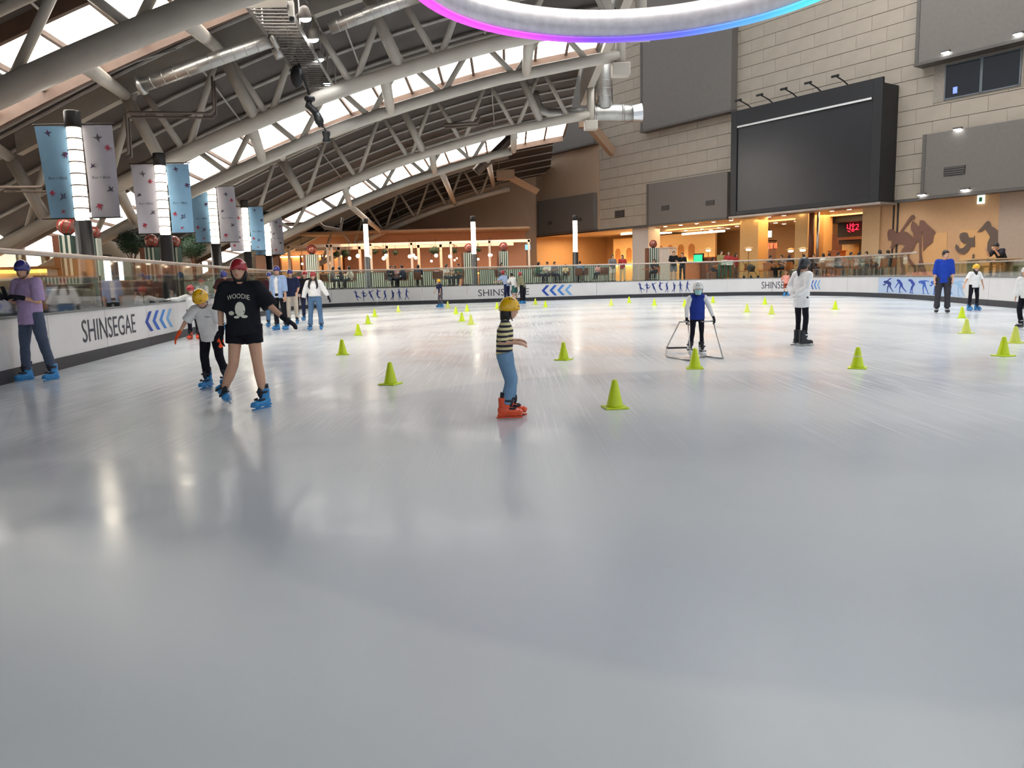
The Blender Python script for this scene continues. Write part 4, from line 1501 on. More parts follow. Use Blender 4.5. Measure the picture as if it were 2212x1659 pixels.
# ================================================================== CAFE BEHIND THE FAR BOARDS
PERG = mat('pale_pergola', (226, 208, 188), .5, var=.04)
t = empty('pergola_frame', (-10, 53.5, FZ), 0, 'pale steel pergola frame around the far cafe', 'pergola')
zt = at(900, 524, 54).z
pp = [625, 709, 717, 802, 890, 975, 1058, 1143]
for px in pp:
    P = at(px, 560, 54)
    ob('pergola_post', MB().bb(P.x - .07, P.x + .07, 53.9, 54.1, FZ, zt), PERG, t, True)
ob('pergola_beam', MB().bb(at(622, 560, 54).x, at(1146, 560, 54).x, 53.9, 54.1, zt - .16, zt + .04), PERG, t, True)
ob('pergola_beam', MB().bb(at(640, 560, 58).x, at(1110, 560, 58).x, 57.9, 58.1, zt - .2, zt), PERG, t, True)
for px in (733, 778, 837, 905, 953):
    P = at(px, 560, 58)
    ob('pergola_post', MB().bb(P.x - .09, P.x + .09, 57.9, 58.1, FZ, zt), PERG, t, True)
for px in (625, 802, 975, 1143):
    P = at(px, 560, 54); Q = at(px, 560, 58)
    ob('pergola_rafter', MB().loft([(P.x, 54, zt - .06), (P.x, 58, zt - .06)], .07, None, 6), PERG, t, True)

# lit shelves on the cafe wall (left part)
sh = empty('wall_shelf_unit', (at(610, 560, 61.8).x, 61.7, FZ), 0, 'backlit orange shelf unit on the cafe back wall', 'shelf')
xa, xb = at(605, 560, 61.7).x, at(742, 560, 61.7).x
SHB = mat('shelf_backlit', (236, 150, 84), .6, emit=(1.0, .48, .18), es=.35, var=.08)
ob('shelf_back', MB().bb(xa, xb, 61.85, 61.95, FZ + .6, 3.35), SHB, sh, True)
ob('light_strip', MB().bb(xa, xb, 61.55, 61.8, 3.35, 3.43), mat('strip_glow', (255, 230, 170), .5, emit=(1, .72, .36), es=5), sh, True)
for k in range(7):
    x = xa + (xb - xa) * k / 6
    ob('shelf_upright', MB().bb(x - .05, x + .05, 61.5, 61.9, FZ, 3.5), WOODD, sh, True)
ob('shelf_board', MB().bb(xa, xb, 61.5, 61.9, 1.55, 1.62), WOODD, sh, True)
for i, (px, py, Y, r) in enumerate([(755, 558, 50, .13), (773, 553, 49, .15), (798, 555, 51, .14), (829, 558, 50, .15), (834, 552, 51, .14), (885, 554, 49, .14), (893, 552, 50, .14), (898, 557, 51, .13), (942, 552, 49, .14), (972, 554, 50, .14), (1057, 551, 50, .11), (1061, 551, 50.5, .11), (932, 564, 56, .11), (982, 562, 57, .09), (987, 558, 57, .08), (1033, 560, 56, .1), (710, 569, 57, .12), (653, 570, 58, .11)]):
    P = at(px, py, Y)
    t = empty('globe_pendant', P, 0, 'glowing white globe pendant over the cafe, %s from the left' % ow[sorted(q[0] for q in [(755,), (773,), (798,), (829,), (834,), (885,), (893,), (898,), (942,), (972,), (1057,), (1061,), (932,), (982,), (987,), (1033,), (710,), (653,)]).index(px)], 'lamp', 'globe pendants over the cafe')
    link('globe', MB().ell((0, 0, 0), r * .82, None, 14, 9).mesh('g', GLOBE, True), t)
    link('cord', MB().tube((0, 0, r), (0, 0, 4.9 - P.z if Y > 57 else zt - P.z), .012, .012, 6).mesh('g', BLACK), t)
for i, (px, py, Y, rx) in enumerate([(727, 549, 56, .28), (746, 547, 56.5, .34), (810, 544, 56, .2), (832, 543, 56.4, .25), (854, 546, 56, .22), (938, 541, 55.6, .42), (981, 542, 55, .22), (1033, 539, 56, .2)]):
    P = at(px, py, Y)
    t = empty('hanging_plant', P, 0, 'hanging green plant above the cafe, %s from the left' % ow[i], 'plant', 'hanging plants of the cafe')
    link('foliage', foliage(0, 0, 0, rx, rx * .75, 90, i + 50, 1.6).mesh('f', LEAF), t)
    link('hanging_cord', MB().tube((0, 0, rx * .5), (0, 0, zt - P.z), .012, .012, 6).mesh('f', BLACK), t)
counter_t = empty('cafe_bar', (at(985, 590, 55).x, 55, FZ), 0, 'cafe bar with a glowing amber front edge', 'counter')
xa, xb = at(930, 580, 55).x, at(1052, 580, 55).x
ob('bar_body', MB().bb(xa, xb, 54.7, 55.5, FZ, 1.75), mat('bar_tan', (196, 140, 96), .6), counter_t, True)
ob('bar_top', MB().bb(xa - .1, xb + .1, 54.6, 55.6, 1.75, 1.82), WOODD, counter_t, True)
ob('bar_glow', MB().bb(xa, xb, 54.62, 54.68, 1.66, 1.74), mat('amber_glow', (255, 190, 60), .5, emit=(1, .56, .10), es=3), counter_t, True)


# striped low partitions: real runs of panels behind the glass
def partition(px0, px1, Y, ztop, label, m=STRIPE, n_=None, Yb=None):
    Yb = Y if Yb is None else Yb
    A, B = at(px0, 590, Y), at(px1, 590, Yb)
    A.z = B.z = FZ
    d = (B - A)
    L_ = d.length
    t = empty('striped_partition', A, math.atan2(d.y, d.x), label, 'partition', 'green striped partitions of the dining area')
    n_ = n_ or max(1, int(L_ / 2))
    for k in range(n_):
        link('partition_panel', MB().bb(L_ * k / n_ + .01, L_ * (k + 1) / n_ - .01, -.04, .04, .06, ztop - FZ).mesh('p', m), t)
    link('partition_foot', MB().bb(0, L_, -.06, .06, 0, .06).mesh('p', BLACK), t)
    link('partition_cap', MB().bb(0, L_, -.05, .05, ztop - FZ, ztop - FZ + .04).mesh('p', WOODD), t)


partition(690, 880, 48.6, 1.86, 'green striped partition behind the glass left of the cafe bar')
partition(880, 990, 49.0, 1.86, 'green striped partition behind the glass in front of the cafe bar')
partition(1035, 1165, 49.5, 1.88, 'green striped partition behind the glass right of the cafe bar', Yb=50.5)
partition(1165, 1330, 50.5, 2.0, 'long green striped partition behind the right cafe lamp post', Yb=52.0)
partition(75, 215, 17.5, 1.62, 'green striped partition behind the left glass near the purple shirt skater', Yb=20)
partition(255, 470, 24, 1.52, 'green striped partition behind the left glass under the topiary trees', Yb=33)
partition(480, 600, 37, 1.6, 'green striped partition behind the left glass by the far windows', Yb=43)


# booths and tables on the left side
def booth(px, Y, w_, hgt, label, rz=.14, m=None):
    P = at(px, 600, Y)
    t = empty('dining_booth', (P.x, Y, FZ), rz, label, 'booth', 'brown booths behind the left glass')
    m = m or WOODC
    link('booth_back', MB().bb(-w_ / 2, w_ / 2, -.1, .1, .1, hgt, .04).mesh('b', m), t)
    link('booth_seat', MB().bb(-w_ / 2, w_ / 2, -.65, -.1, .12, .45, .05).mesh('b', WOODD), t)
    link('booth_base', MB().bb(-w_ / 2 + .04, w_ / 2 - .04, -.6, .06, 0, .12).mesh('b', BLACK), t)


BRB = mat('booth_brown', (122, 74, 50), .6, var=.12)
booth(10, 13.0, 1.2, .62, 'orange brown booth at the far left edge', m=WOODC)
booth(112, 15.2, 1.5, .55, 'brown wooden booth right of the purple shirt skater', m=BRB)
booth(140, 18.4, 1.0, .55, 'low brown booth beyond the purple shirt skater', m=WOODC)
booth(262, 19.0, 1.5, .62, 'dark brown booth above the left board lettering', m=BRB)
booth(318, 23.6, 1.2, .62, 'brown booth above the left board chevrons', m=BRB)
booth(545, 36.5, 1.2, .7, 'brown booth behind the dark shirt skater', m=BRB)
# serving counter behind left glass with amber strip
t = empty('serving_counter', (at(20, 580, 19).x, 19, FZ), .14, 'serving counter with amber light strip behind the left glass', 'counter')
link('counter_body', MB().bb(-2.2, 1.0, -.35, .35, 0, .95, .02).mesh('c', COLW), t)
link('counter_top', MB().bb(-2.25, 1.05, -.4, .4, .95, 1.0).mesh('c', WOODD), t)
link('amber_strip', MB().bb(-2.2, 1.0, -.42, -.38, .85, .93).mesh('c', mat('amber_glow', (255, 190, 60), .5, emit=(1, .56, .10), es=3)), t)

# ================================================================== DINING TABLES AND CHAIRS
def chair(x, y, rz, label, m=WOODC, grp='wooden dining chairs beyond the boards'):
    t = empty('dining_chair', (x, y, FZ), rz, label, 'chair', grp)
    link('seat', CH_SEAT[m.name], t)
    link('backrest', CH_BACK[m.name], t)
    for a in (-1, 1):
        for b in (-1, 1):
            link('leg', CH_LEG, t, (a * .2, b * .19, 0))
    return t


CH_SEAT, CH_BACK = {}, {}
GREYC = mat('grey_wood', (150, 118, 92), .5)
for m_ in (WOODC, WOODD, GREYC):
    CH_SEAT[m_.name] = MB().bb(-.23, .23, -.23, .23, .43, .47, .012).mesh('seat', m_)
    CH_BACK[m_.name] = MB().box((0, -.23, .70), (.46, .035, .42), M.Rotation(.12, 3, 'X'), .015).mesh('back', m_)
CH_LEG = MB().tube((0, 0, 0), (0, 0, .44), .016, .018, 8).mesh('leg', CHROME)
TB_TOP = MB().bb(-.4, .4, -.4, .4, .70, .74, .012).mesh('top', WOODC)
TB_POLE = MB().tube((0, 0, .03), (0, 0, .7), .035, .035, 10).mesh('pole', BLACK)
TB_FOOT = MB().lathe([(.26, 0), (.26, .02), (.05, .05)], n=18).mesh('foot', BLACK)


def table(x, y, rz, label):
    t = empty('dining_table', (x, y, FZ), rz, label, 'table', 'dining tables beyond the boards')
    link('table_top', TB_TOP, t)
    link('table_pole', TB_POLE, t)
    link('table_foot', TB_FOOT, t)


def dp(px, Y):
    P = at(px, 590, Y)
    return P.x, Y


cl_ = [(1548, 47.5, .4, 'behind the olive shirt visitor'), (1652, 43.9, .5, 'left of the pink child'), (1694, 42.9, .6, 'above the pink child'), (1768, 41.6, .6, 'right of the white shirt girl'), (1821, 40.8, .7, 'in the middle of the blank board'),
      (1838, 39.9, .5, 'nearest the blank board'), (1602, 46.0, 1.0, 'left of the stroller')]
for px, Y, rz, lb in cl_:
    x, y = dp(px, Y)
    chair(x, y, rz, 'empty orange wooden dining chair ' + lb, WOODC)
for px, Y, rz, lb in ((700, 45.6, .1, 'by the white jacket skater'), (1263, 48.4, 0, 'right of the lamp post'), (1305, 48.6, 0, 'left of the standing pair')):
    x, y = dp(px, Y)
    chair(x, y, rz, 'empty brown dining chair behind the far glass ' + lb, WOODD, 'brown chairs behind the far glass')
# small wall lamps on the tan wall beside the far corner
for px, py, lb in ((1204, 552, 'left'), (1233, 551, 'right')):
    s_, z_ = rw(px, py, 7.8)
    t = rwt('wall_lamp', s_, 7.9, z_, 'small glowing wall lamp on the warm tan wall, %s one' % lb, 'lamp', 'pair of wall lamps')
    link('lamp_globe', MB().ell((0, -.12, 0), .13, None, 12, 8).mesh('g', GLOBE, True), t)
    link('lamp_bracket', MB().bb(-.04, .04, -.05, .58, -.04, .04).mesh('g', WOODD), t)
# stroller
x, y = dp(1622, 45.0)
t = empty('baby_stroller', (x, y, FZ), .4, 'folded dark baby stroller parked by the dining tables', 'stroller')
link('stroller_seat', MB().box((0, 0, .62), (.34, .38, .36), M.Rotation(.4, 3, 'X'), .06).mesh('s', mat('stroller_grey', (74, 66, 62), .8)), t)
for a in (-1, 1):
    link('stroller_bar', MB().loft([(a * .22, -.35, .12), (a * .22, .1, .6), (a * .22, .45, 1.0)], .014, None, 7).mesh('s', BLACK), t)
    for b in (-.32, .3):
        link('wheel', MB().lathe([(.09, -.02), (.1, 0), (.09, .02)], (a * .25, b, .1), 14, M.Rotation(pi / 2, 3, 'Y')).mesh('s', BLACK, True), t)
# yellow bucket and steel bin
x, y = dp(1694, 43.7)
t = empty('yellow_bucket', (x, y, FZ), 0, 'small yellow bucket standing above the pink child', 'bucket')
link('bucket_body', MB().lathe([(.12, 0), (.16, .26), (.17, .28), (.15, .27), (.11, .03)], n=18).mesh('b', mat('bucket_yellow', (232, 176, 30), .4), True), t)
link('bucket_band', MB().lathe([(.151, .13), (.16, .17), (.15, .17)], n=18).mesh('b', BLACK, True), t)
x, y = dp(1713, 42.9)
t = empty('steel_bin', (x, y, FZ), 0, 'round steel bin beside the yellow bucket', 'bin')
link('bin_body', MB().lathe([(.2, 0), (.2, .42), (.21, .43)], n=22).mesh('b', CHROME, True), t)
link('bin_lid', MB().lathe([(.21, .43), (.19, .47), (.03, .49)], n=22).mesh('b', CHROME, True), t)

# ================================================================== DUCTS, GANTRY, RING
def duct(label, pts, r, ringstep=.28, m=DUCT, flange=()):
    base = V(pts[-1])
    t = empty('air_duct', base, 0, label, 'duct', 'spiral air ducts')
    P_ = [V(p) for p in pts]
    ob('duct_tube', MB().loft(P_, r, None, 18), m, t, True, True)
    rg = MB()
    for a, b in zip(P_, P_[1:]):
        L_ = (b - a).length
        d = (b - a).normalized()
        for k in range(1, int(L_ / ringstep)):
            c = a + d * (k * ringstep)
            rg.loft([c - d * .012, c, c + d * .012], [r if isinstance(r, float) else r[0], (r if isinstance(r, float) else r[0]) * 1.03, (r if isinstance(r, float) else r[0])], None, 18)
    if rg.v:
        tag(ob('spiral_seam', rg, m, t, True, True), kind='stuff')
    for p, d in flange:
        p, d = V(p), V(d).normalized()
        ob('duct_flange', MB().loft([p - d * .05, p + d * .05], (r if isinstance(r, float) else r[0]) * 1.35, None, 18), m, t, True, True)
    return t


a, b = at(305, 184, 19.5), at(592, 84, 19.5)
duct('long silver spiral duct between the two upper left trusses', [a, b], .17, .3, flange=[(a, b - a), (b, b - a)])
a, b = at(590, 90, 20.0), at(604, 125, 20.0)
duct('short shiny duct stub hanging under the gantry', [a, b], .11, .2)
a, b = at(712, 60, 19.8), at(905, -10, 19.8)
duct('silver spiral duct right of the floodlights', [a, b], .16, .22)
a, b = at(680, 172, 31.5), at(1010, 70, 31.5)
duct('thin silver duct seen through the middle truss', [a, b], .13, .3)
# right hand manifold
a, b, c = at(1303, 60, 38), at(1304, 160, 38), at(1306, 236, 38)
duct('fat vertical spiral duct beside the tall grey wall box', [a, b, c], .40, .35)
P_ = [at(1383, 245, 38), at(1330, 244, 38), at(1290, 245, 38), at(1250, 246, 38), at(1185, 244, 38), at(1166, 236, 38), at(1157, 215, 38), at(1155, 198, 38)]
t = empty('air_duct', P_[3], 0, 'horizontal silver duct manifold with a bend at its left end', 'duct', 'spiral air ducts')
ob('duct_tube', MB().loft(P_, [.40, .40, .36, .27, .21, .21, .21, .21], None, 18), DUCT, t, True, True)
ob('foil_end', MB().loft([at(1366, 245, 37.9), at(1386, 243, 37.9)], [.36, .43], None, 12), mat('foil', (220, 222, 226), .18, metal=1.0), t, True)
for q in (at(1345, 244, 38), at(1285, 245, 38), at(1215, 245, 38)):
    ob('duct_band', MB().loft([q - V((.06, 0, 0)), q + V((.06, 0, 0))], .41 if q.x > 5 else .37 if q.x > 4 else .25, None, 18), DUCT, t, True, True)
a, b = at(1112, 290, 44), at(1028, 372, 44)
duct('dark diagonal duct running down to the far truss', [a, b], .26, .4, m=mat('dark_duct', (92, 80, 74), .4, metal=.6))
# tan diagonal wall props
for (xa_, ya_, xb_, yb_), lb in (((1270, 265, 1345, 355), 'tan diagonal wall prop below the duct manifold'), ((1092, 378, 1158, 412), 'tan diagonal wall prop by the far corner')):
    A, B = at(xa_, ya_, 57), at(xb_, yb_, 60)
    t = empty('wall_prop', B, 0, lb, 'prop')
    ob('prop_beam', MB().loft([A, B], [(.42, .3), (.36, .3)], (1, 0, 0), 4), PLASTER, t, True)
    ob('prop_head', MB().box(A, (1.3, .6, .7), None, .04), PLASTER, t, True)

# gantry with floodlights
gA, gB = V((-4.95, 17.2, 7.15)), V((-5.75, 25.5, 7.35))
gd = (gB - gA).normalized()
gr_ = V((gd.y, -gd.x, 0)).normalized()
t = empty('floodlight_gantry', gA, 0, 'hanging steel gantry walkway with a row of floodlights', 'gantry')
L_ = (gB - gA).length
for sgn in (-1, 1):
    ob('side_beam', MB().loft([gA + gr_ * (.42 * sgn), gB + gr_ * (.42 * sgn)], [(.03, .09)] * 2, (0, 0, 1) if False else gr_, 4), GREYP, t, True)
    ob('guard_rail', MB().loft([gA + gr_ * (.42 * sgn) + V((0, 0, 1.0)), gB + gr_ * (.42 * sgn) + V((0, 0, 1.0))], .022, None, 6), CHROME, t, True)
    for k in range(6):
        p = gA + gd * (L_ * k / 5) + gr_ * (.42 * sgn)
        ob('rail_post', MB().tube(p, p + V((0, 0, 1.0)), .02, .02, 6), CHROME, t, True)
for k in range(34):
    p = gA + gd * (L_ * (k + .5) / 34)
    ob('grating_bar', MB().tube(p - gr_ * .42, p + gr_ * .42, .022, .022, 6), GREYP, t, True)
ob('end_plate', MB().box(gA + V((0, -.02, .05)), (.86, .04, .22)), STEEL, t, True)
for k in range(3):
    p = gA + gd * (L_ * (k + .3) / 3)
    for sgn in (-1, 1):
        ob('hanger_rod', MB().tube(p + gr_ * (.42 * sgn), V((p.x + gr_.x * .42 * sgn, p.y, prof(p.x) + 2.0)) if p.z < prof(p.x) + 2 else p + V((0, 0, 1.2)), .018, .018, 6), CHROME, t, True)
for i, (px, py, Y) in enumerate([(660, 38, 18), (677, 83, 20), (689, 126, 22), (708, 178, 25)]):
    P = at(px, py, Y)
    f_ = empty('floodlight', P, 0, 'round white floodlight on the gantry, %s from the near end' % ow[i], 'lamp', 'floodlights of the gantry')
    link('lamp_lens', MB().ell((0, -.02, -.03), (.13, .12, .07), M.Rotation(.5, 3, 'X'), 20, 10).mesh('f', COOLW, True), f_)
    link('lamp_can', MB().lathe([(.14, 0), (.14, .05), (.10, .2), (.04, .24)], n=20, R=M.Rotation(.5, 3, 'X')).mesh('f', GREYP, True), f_)
    link('lamp_bracket', MB().tube((0, 0, .15), tuple(gA + gd * ((P.y - gA.y) / gd.y) + gr_ * .42 - P), .02, .02, 6).mesh('f', GREYP), f_)
    sp_ = bpy.data.lights.new('floodlight_beam', 'SPOT')
    sp_.energy = 260; sp_.spot_size = 1.9; sp_.spot_blend = .6; sp_.shadow_soft_size = .12; sp_.color = (.95, .98, 1)
    so = bpy.data.objects.new('floodlight_beam', sp_); COL.objects.link(so); so.location = P - V((0, 0, .06)); so.rotation_euler = (.35, 0, 0)
# white dome camera housing on the gantry
P = at(630, 40, 17.4)
t = empty('dome_camera', P, 0, 'white dome camera box at the near end of the gantry', 'camera')
link('camera_box', MB().bb(-.06, .06, -.06, .06, .02, .34, .01).mesh('d', mat('camera_white', (220, 218, 210), .5)), t)
link('camera_dome', MB().ell((0, 0, 0), .065, None, 14, 8).mesh('d', BLACK, True), t)
link('camera_bracket', MB().tube((0, .05, .2), tuple(gA + V((0, .1, .05)) - P), .025, .025, 6).mesh('d', GREYP), t)
# black hanging speaker string
t = empty('hanging_speaker_rig', at(690, 230, 22), 0, 'string of black speakers and cables hanging below the gantry', 'speaker rig')
ob('speaker_horn', MB().ell(at(641, 165, 22), (.17, .15, .30), None, 16, 10), BLACK, t, True, True)
ob('speaker_disc', MB().lathe([(.13, -.05), (.15, 0), (.13, .06)], at(669, 214, 22), 18), BLACK, t, True, True)
ob('speaker_elbow', MB().loft([at(669, 214, 22), at(666, 228, 22), at(680, 240, 22), at(688, 252, 22)], [.07, .10, .10, .08], None, 12), BLACK, t, True, True)
ob('speaker_body', MB().loft([at(684, 246, 22), at(690, 262, 22), at(694, 274, 22)], [.10, .13, .07], None, 12), BLACK, t, True, True)
ob('speaker_can', MB().lathe([(.11, -.16), (.12, -.12), (.085, -.04), (.11, .06), (.11, .12)], at(705, 294, 22), 18), BLACK, t, True, True)
ob('hanging_cable', MB().loft([at(636, 118, 22), at(650, 150, 22), at(668, 205, 22)], .03, None, 7), BLACK, t, True, True)
ob('lower_cable', MB().loft([at(692, 270, 22), at(700, 276, 22), at(704, 284, 22)], .02, None, 7), BLACK, t, True, True)
# pipe brackets hung under the trusses on the left
for i, (pts, Y, lb) in enumerate([([(270, 335), (278, 330), (272, 246), (280, 242), (455, 245), (462, 238), (458, 165)], 21.5, 'brown service pipe loop under the upper left beam'),
                                  ([(0, 404), (90, 404), (98, 395), (92, 340)], 19.5, 'brown service pipe bend left of the nearest banner'),
                                  ([(600, 484), (690, 481), (700, 490), (735, 496), (740, 470)], 45, 'grey service pipe near the far skylight'),
                                  ([(1035, 250), (1030, 265), (960, 270)], 35.5, 'service pipe beneath the far right truss')]):
    P_ = [at(a, b, Y) for a, b in pts]
    t = empty('service_pipe', P_[0], 0, lb, 'pipe', 'service pipes under the roof')
    ob('pipe_run', MB().loft(P_, .035 if Y < 30 else .07, None, 8), mat('pipe_brown', (104, 92, 84), .5), t, True, True)
    off = V((0, .15, -.09))
    ob('pipe_run', MB().loft([p + off for p in P_], .028 if Y < 30 else .05, None, 8), mat('pipe_brown', (104, 92, 84), .5), t, True, True)

# LED ring
RC, RR, RZ = V((2.4, 14.0, 6.5)), 4.0, 6.5
t = empty('led_ring', RC, 0, 'large hanging ring lamp with a magenta to blue lit lower edge', 'ring lamp')
NR = 96


def ring_band(r0, r1, z0, z1):
    m = MB()
    for k in range(NR):
        a = 2 * pi * k / NR
        for r, z in ((r0, z0), (r1, z0), (r1, z1), (r0, z1)):
            m.v.append((r * cos(a), r * sin(a), z))
    for k in range(NR):
        for q in range(4):
            m.f.append((4 * k + q, 4 * ((k + 1) % NR) + q, 4 * ((k + 1) % NR) + (q + 1) % 4, 4 * k + (q + 1) % 4))
    return m


link('ring_body', ring_band(RR - .05, RR + .10, .05, .62).mesh('r', mat('ring_silver', (214, 214, 222), .35, metal=.2), True), t)
link('led_edge', ring_band(RR - .06, RR + .11, -.03, .05).mesh('r', LED, True), t)
for k in range(6):
    a = pi / 6 + k * pi / 3
    link('suspension_cable', MB().tube((RR * cos(a), RR * sin(a), .6), (RR * cos(a), RR * sin(a), 12), .012, .012, 6).mesh('r', CHROME), t)

# ================================================================== CONES
cone_me = {}


def cone_meshes():
    H_ = .29
    sh = MB().lathe([(.088, .018), (.084, .03), (.028, H_ - .012), (.022, H_), (.012, H_ - .004)], n=24)
    base = MB()
    base.box((0, 0, .009), (.235, .235, .018), None, .006)
    return sh, base


sh_, ba_ = cone_meshes()
sh_me = sh_.mesh('cone', LIME, True); ba_me = ba_.mesh('base', LIME)
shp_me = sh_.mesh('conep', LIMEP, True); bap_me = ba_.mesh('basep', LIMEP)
bd_me = MB().lathe([(.0445, .200), (.0400, .222)], n=24).mesh('band', ORANGEB, True)
wb_me = MB().lathe([(.0555, .160), (.0485, .185)], n=24).mesh('band', mat('white_band', (226, 232, 190), .5), True)
CONES = [(844, 831, 0, 'lime cone in the middle of the left lane, nearest of that lane'), (740, 767, 0, 'lime cone in the left lane, second nearest'), (774, 725, 0, 'lime cone in the left lane, third nearest'),
         (795, 701, 0, 'lime cone in the left lane, fourth nearest'), (809.5, 685, 0, 'lime cone in the left lane, fifth nearest'), (860.5, 675, 1, 'orange banded cone left of the far child, by the blue figure prints'),
         (967.5, 665, 1, 'orange banded cone right beside the far yellow helmet child'), (985, 679.5, 0, 'lime cone left one of the far middle pair'), (1009, 673.5, 0, 'lime cone right one of the far middle pair'),
         (998, 695, 0, 'lime cone left of a banded cone near the striped shirt child'), (1017.5, 702, 1, 'orange banded cone nearest to the left of the striped shirt child'), (1074, 668, 0, 'lime cone just left of the striped shirt child helmet'),
         (1156.5, 658.5, 0, 'small far lime cone below the board chevrons, left one'), (1178, 664, 0, 'small far lime cone below the board chevrons, right one'), (1320, 661, 1, 'far orange banded cone between chevrons and figure prints'),
         (1359, 655, 0, 'farthest lime cone left of the right figure prints'), (1413.5, 661, 0, 'far lime cone under the right figure prints'), (1479, 663, 0, 'lime cone peeking out behind the blue vest child'),
         (1540, 655, 0, 'far lime cone right of the blue vest child'), (1613.5, 675.5, 1, 'orange banded cone left of a similar one, middle right'), (1652, 658.5, 0, 'far lime cone below the third board lettering'),
         (1666.5, 680, 1, 'orange banded cone left of the white shirt girl'), (1217.5, 778.5, 0, 'lime cone right of the striped shirt child, farther one'), (1501, 797, 1, 'orange banded lime cone in front of the blue vest child'),
         (1328, 882, 0, 'nearest and largest lime cone right of the striped shirt child'), (1804, 669.5, 0, 'lone lime cone right of the white shirt girl by the far boards'), (2077.5, 688, 0, 'lime cone at the feet of the right yellow helmet child'),
         (2087, 721, 1, 'orange banded cone in front of the right yellow helmet child'), (2167, 770, 0, 'large lime cone near the right edge'), (2192.5, 742, 1, 'orange banded cone at the right edge'), (1852, 796.5, 2, 'lime cone with pale band on the right half, nearest there')]
for px, py, bd, lb in CONES:
    P = gp(px, py - 1)
    t = empty('training_cone', (P.x, P.y, 0), random.uniform(-.6, .6), lb, 'cone', 'training cones on the ice')
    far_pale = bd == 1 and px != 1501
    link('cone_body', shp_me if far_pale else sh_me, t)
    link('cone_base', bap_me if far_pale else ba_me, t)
    if bd == 1: link('cone_band', bd_me, t)
    if bd == 2: link('cone_band', wb_me, t)

# ================================================================== PEOPLE
JOBS = []     # (object, smooth iterations, voxel, wrinkle)
TEX = bpy.data.textures.new('cloth_folds', 'CLOUDS')
TEX.noise_scale = .11
TEX.noise_depth = 2


def blob(name, mb_, m, parent, vox, it=4, wr=0.0, dec=None):
    o = link(name, mb_.mesh(name, m), parent)
    r = o.modifiers.new('r', 'REMESH'); r.mode = 'VOXEL'; r.voxel_size = vox; r.use_smooth_shade = True
    s = o.modifiers.new('s', 'SMOOTH'); s.factor = .5; s.iterations = it
    if wr:
        d = o.modifiers.new('d', 'DISPLACE'); d.texture = TEX; d.strength = wr; d.mid_level = .5; d.texture_coords = 'LOCAL'
    if dec:
        q = o.modifiers.new('q', 'DECIMATE'); q.ratio = dec
    JOBS.append(o)
    return o


def apply_jobs():
    bpy.context.view_layer.update()
    dg = bpy.context.evaluated_depsgraph_get()
    for o in JOBS:
        me = bpy.data.meshes.new_from_object(o.evaluated_get(dg))
        old = o.data
        o.modifiers.clear()
        o.data = me
        me.name = o.name
        bpy.data.meshes.remove(old)
    JOBS.clear()


def nrm(v):
    v = V(v)
    return v.normalized()


def hand(mb_, wrist, d, palm_n, side, k, curl=.35, fat=1.0):
    """palm and five fingers; d along the hand, palm_n out of the palm, side towards the thumb"""
    d = nrm(d); sd = nrm(V(side) - d * V(side).dot(d)); pn = nrm(palm_n)
    pn = nrm(pn - d * pn.dot(d) - sd * pn.dot(sd)) if (pn - d * pn.dot(d) - sd * pn.dot(sd)).length > .05 else d.cross(sd)
    R = M((sd, d, pn)).transposed()
    mb_.ell(V(wrist) + d * (.045 * k), (.041 * k, .052 * k, .018 * k * fat), R, 12, 8)
    for i, (off, ln) in enumerate(((.030, .066), (.010, .074), (-.011, .069), (-.031, .054))):
        a = V(wrist) + d * (.082 * k) + sd * (off * k)
        d1 = nrm(d + pn * curl * .6)
        b = a + d1 * (ln * .55 * k)
        d2 = nrm(d + pn * curl * 2.2)
        c = b + d2 * (ln * .5 * k)
        mb_.caps(a, b, .0095 * k * fat, .009 * k * fat, 8)
        mb_.caps(b, c, .009 * k * fat, .0075 * k * fat, 8)
    a = V(wrist) + d * (.025 * k) + sd * (.030 * k)
    b = a + nrm(d * .7 + sd * .7 + pn * .2) * (.036 * k)
    c = b + nrm(d + sd * .25 + pn * .3) * (.032 * k)
    mb_.caps(a, b, .012 * k * fat, .0105 * k * fat, 8)
    mb_.caps(b, c, .0105 * k * fat, .0085 * k * fat, 8)


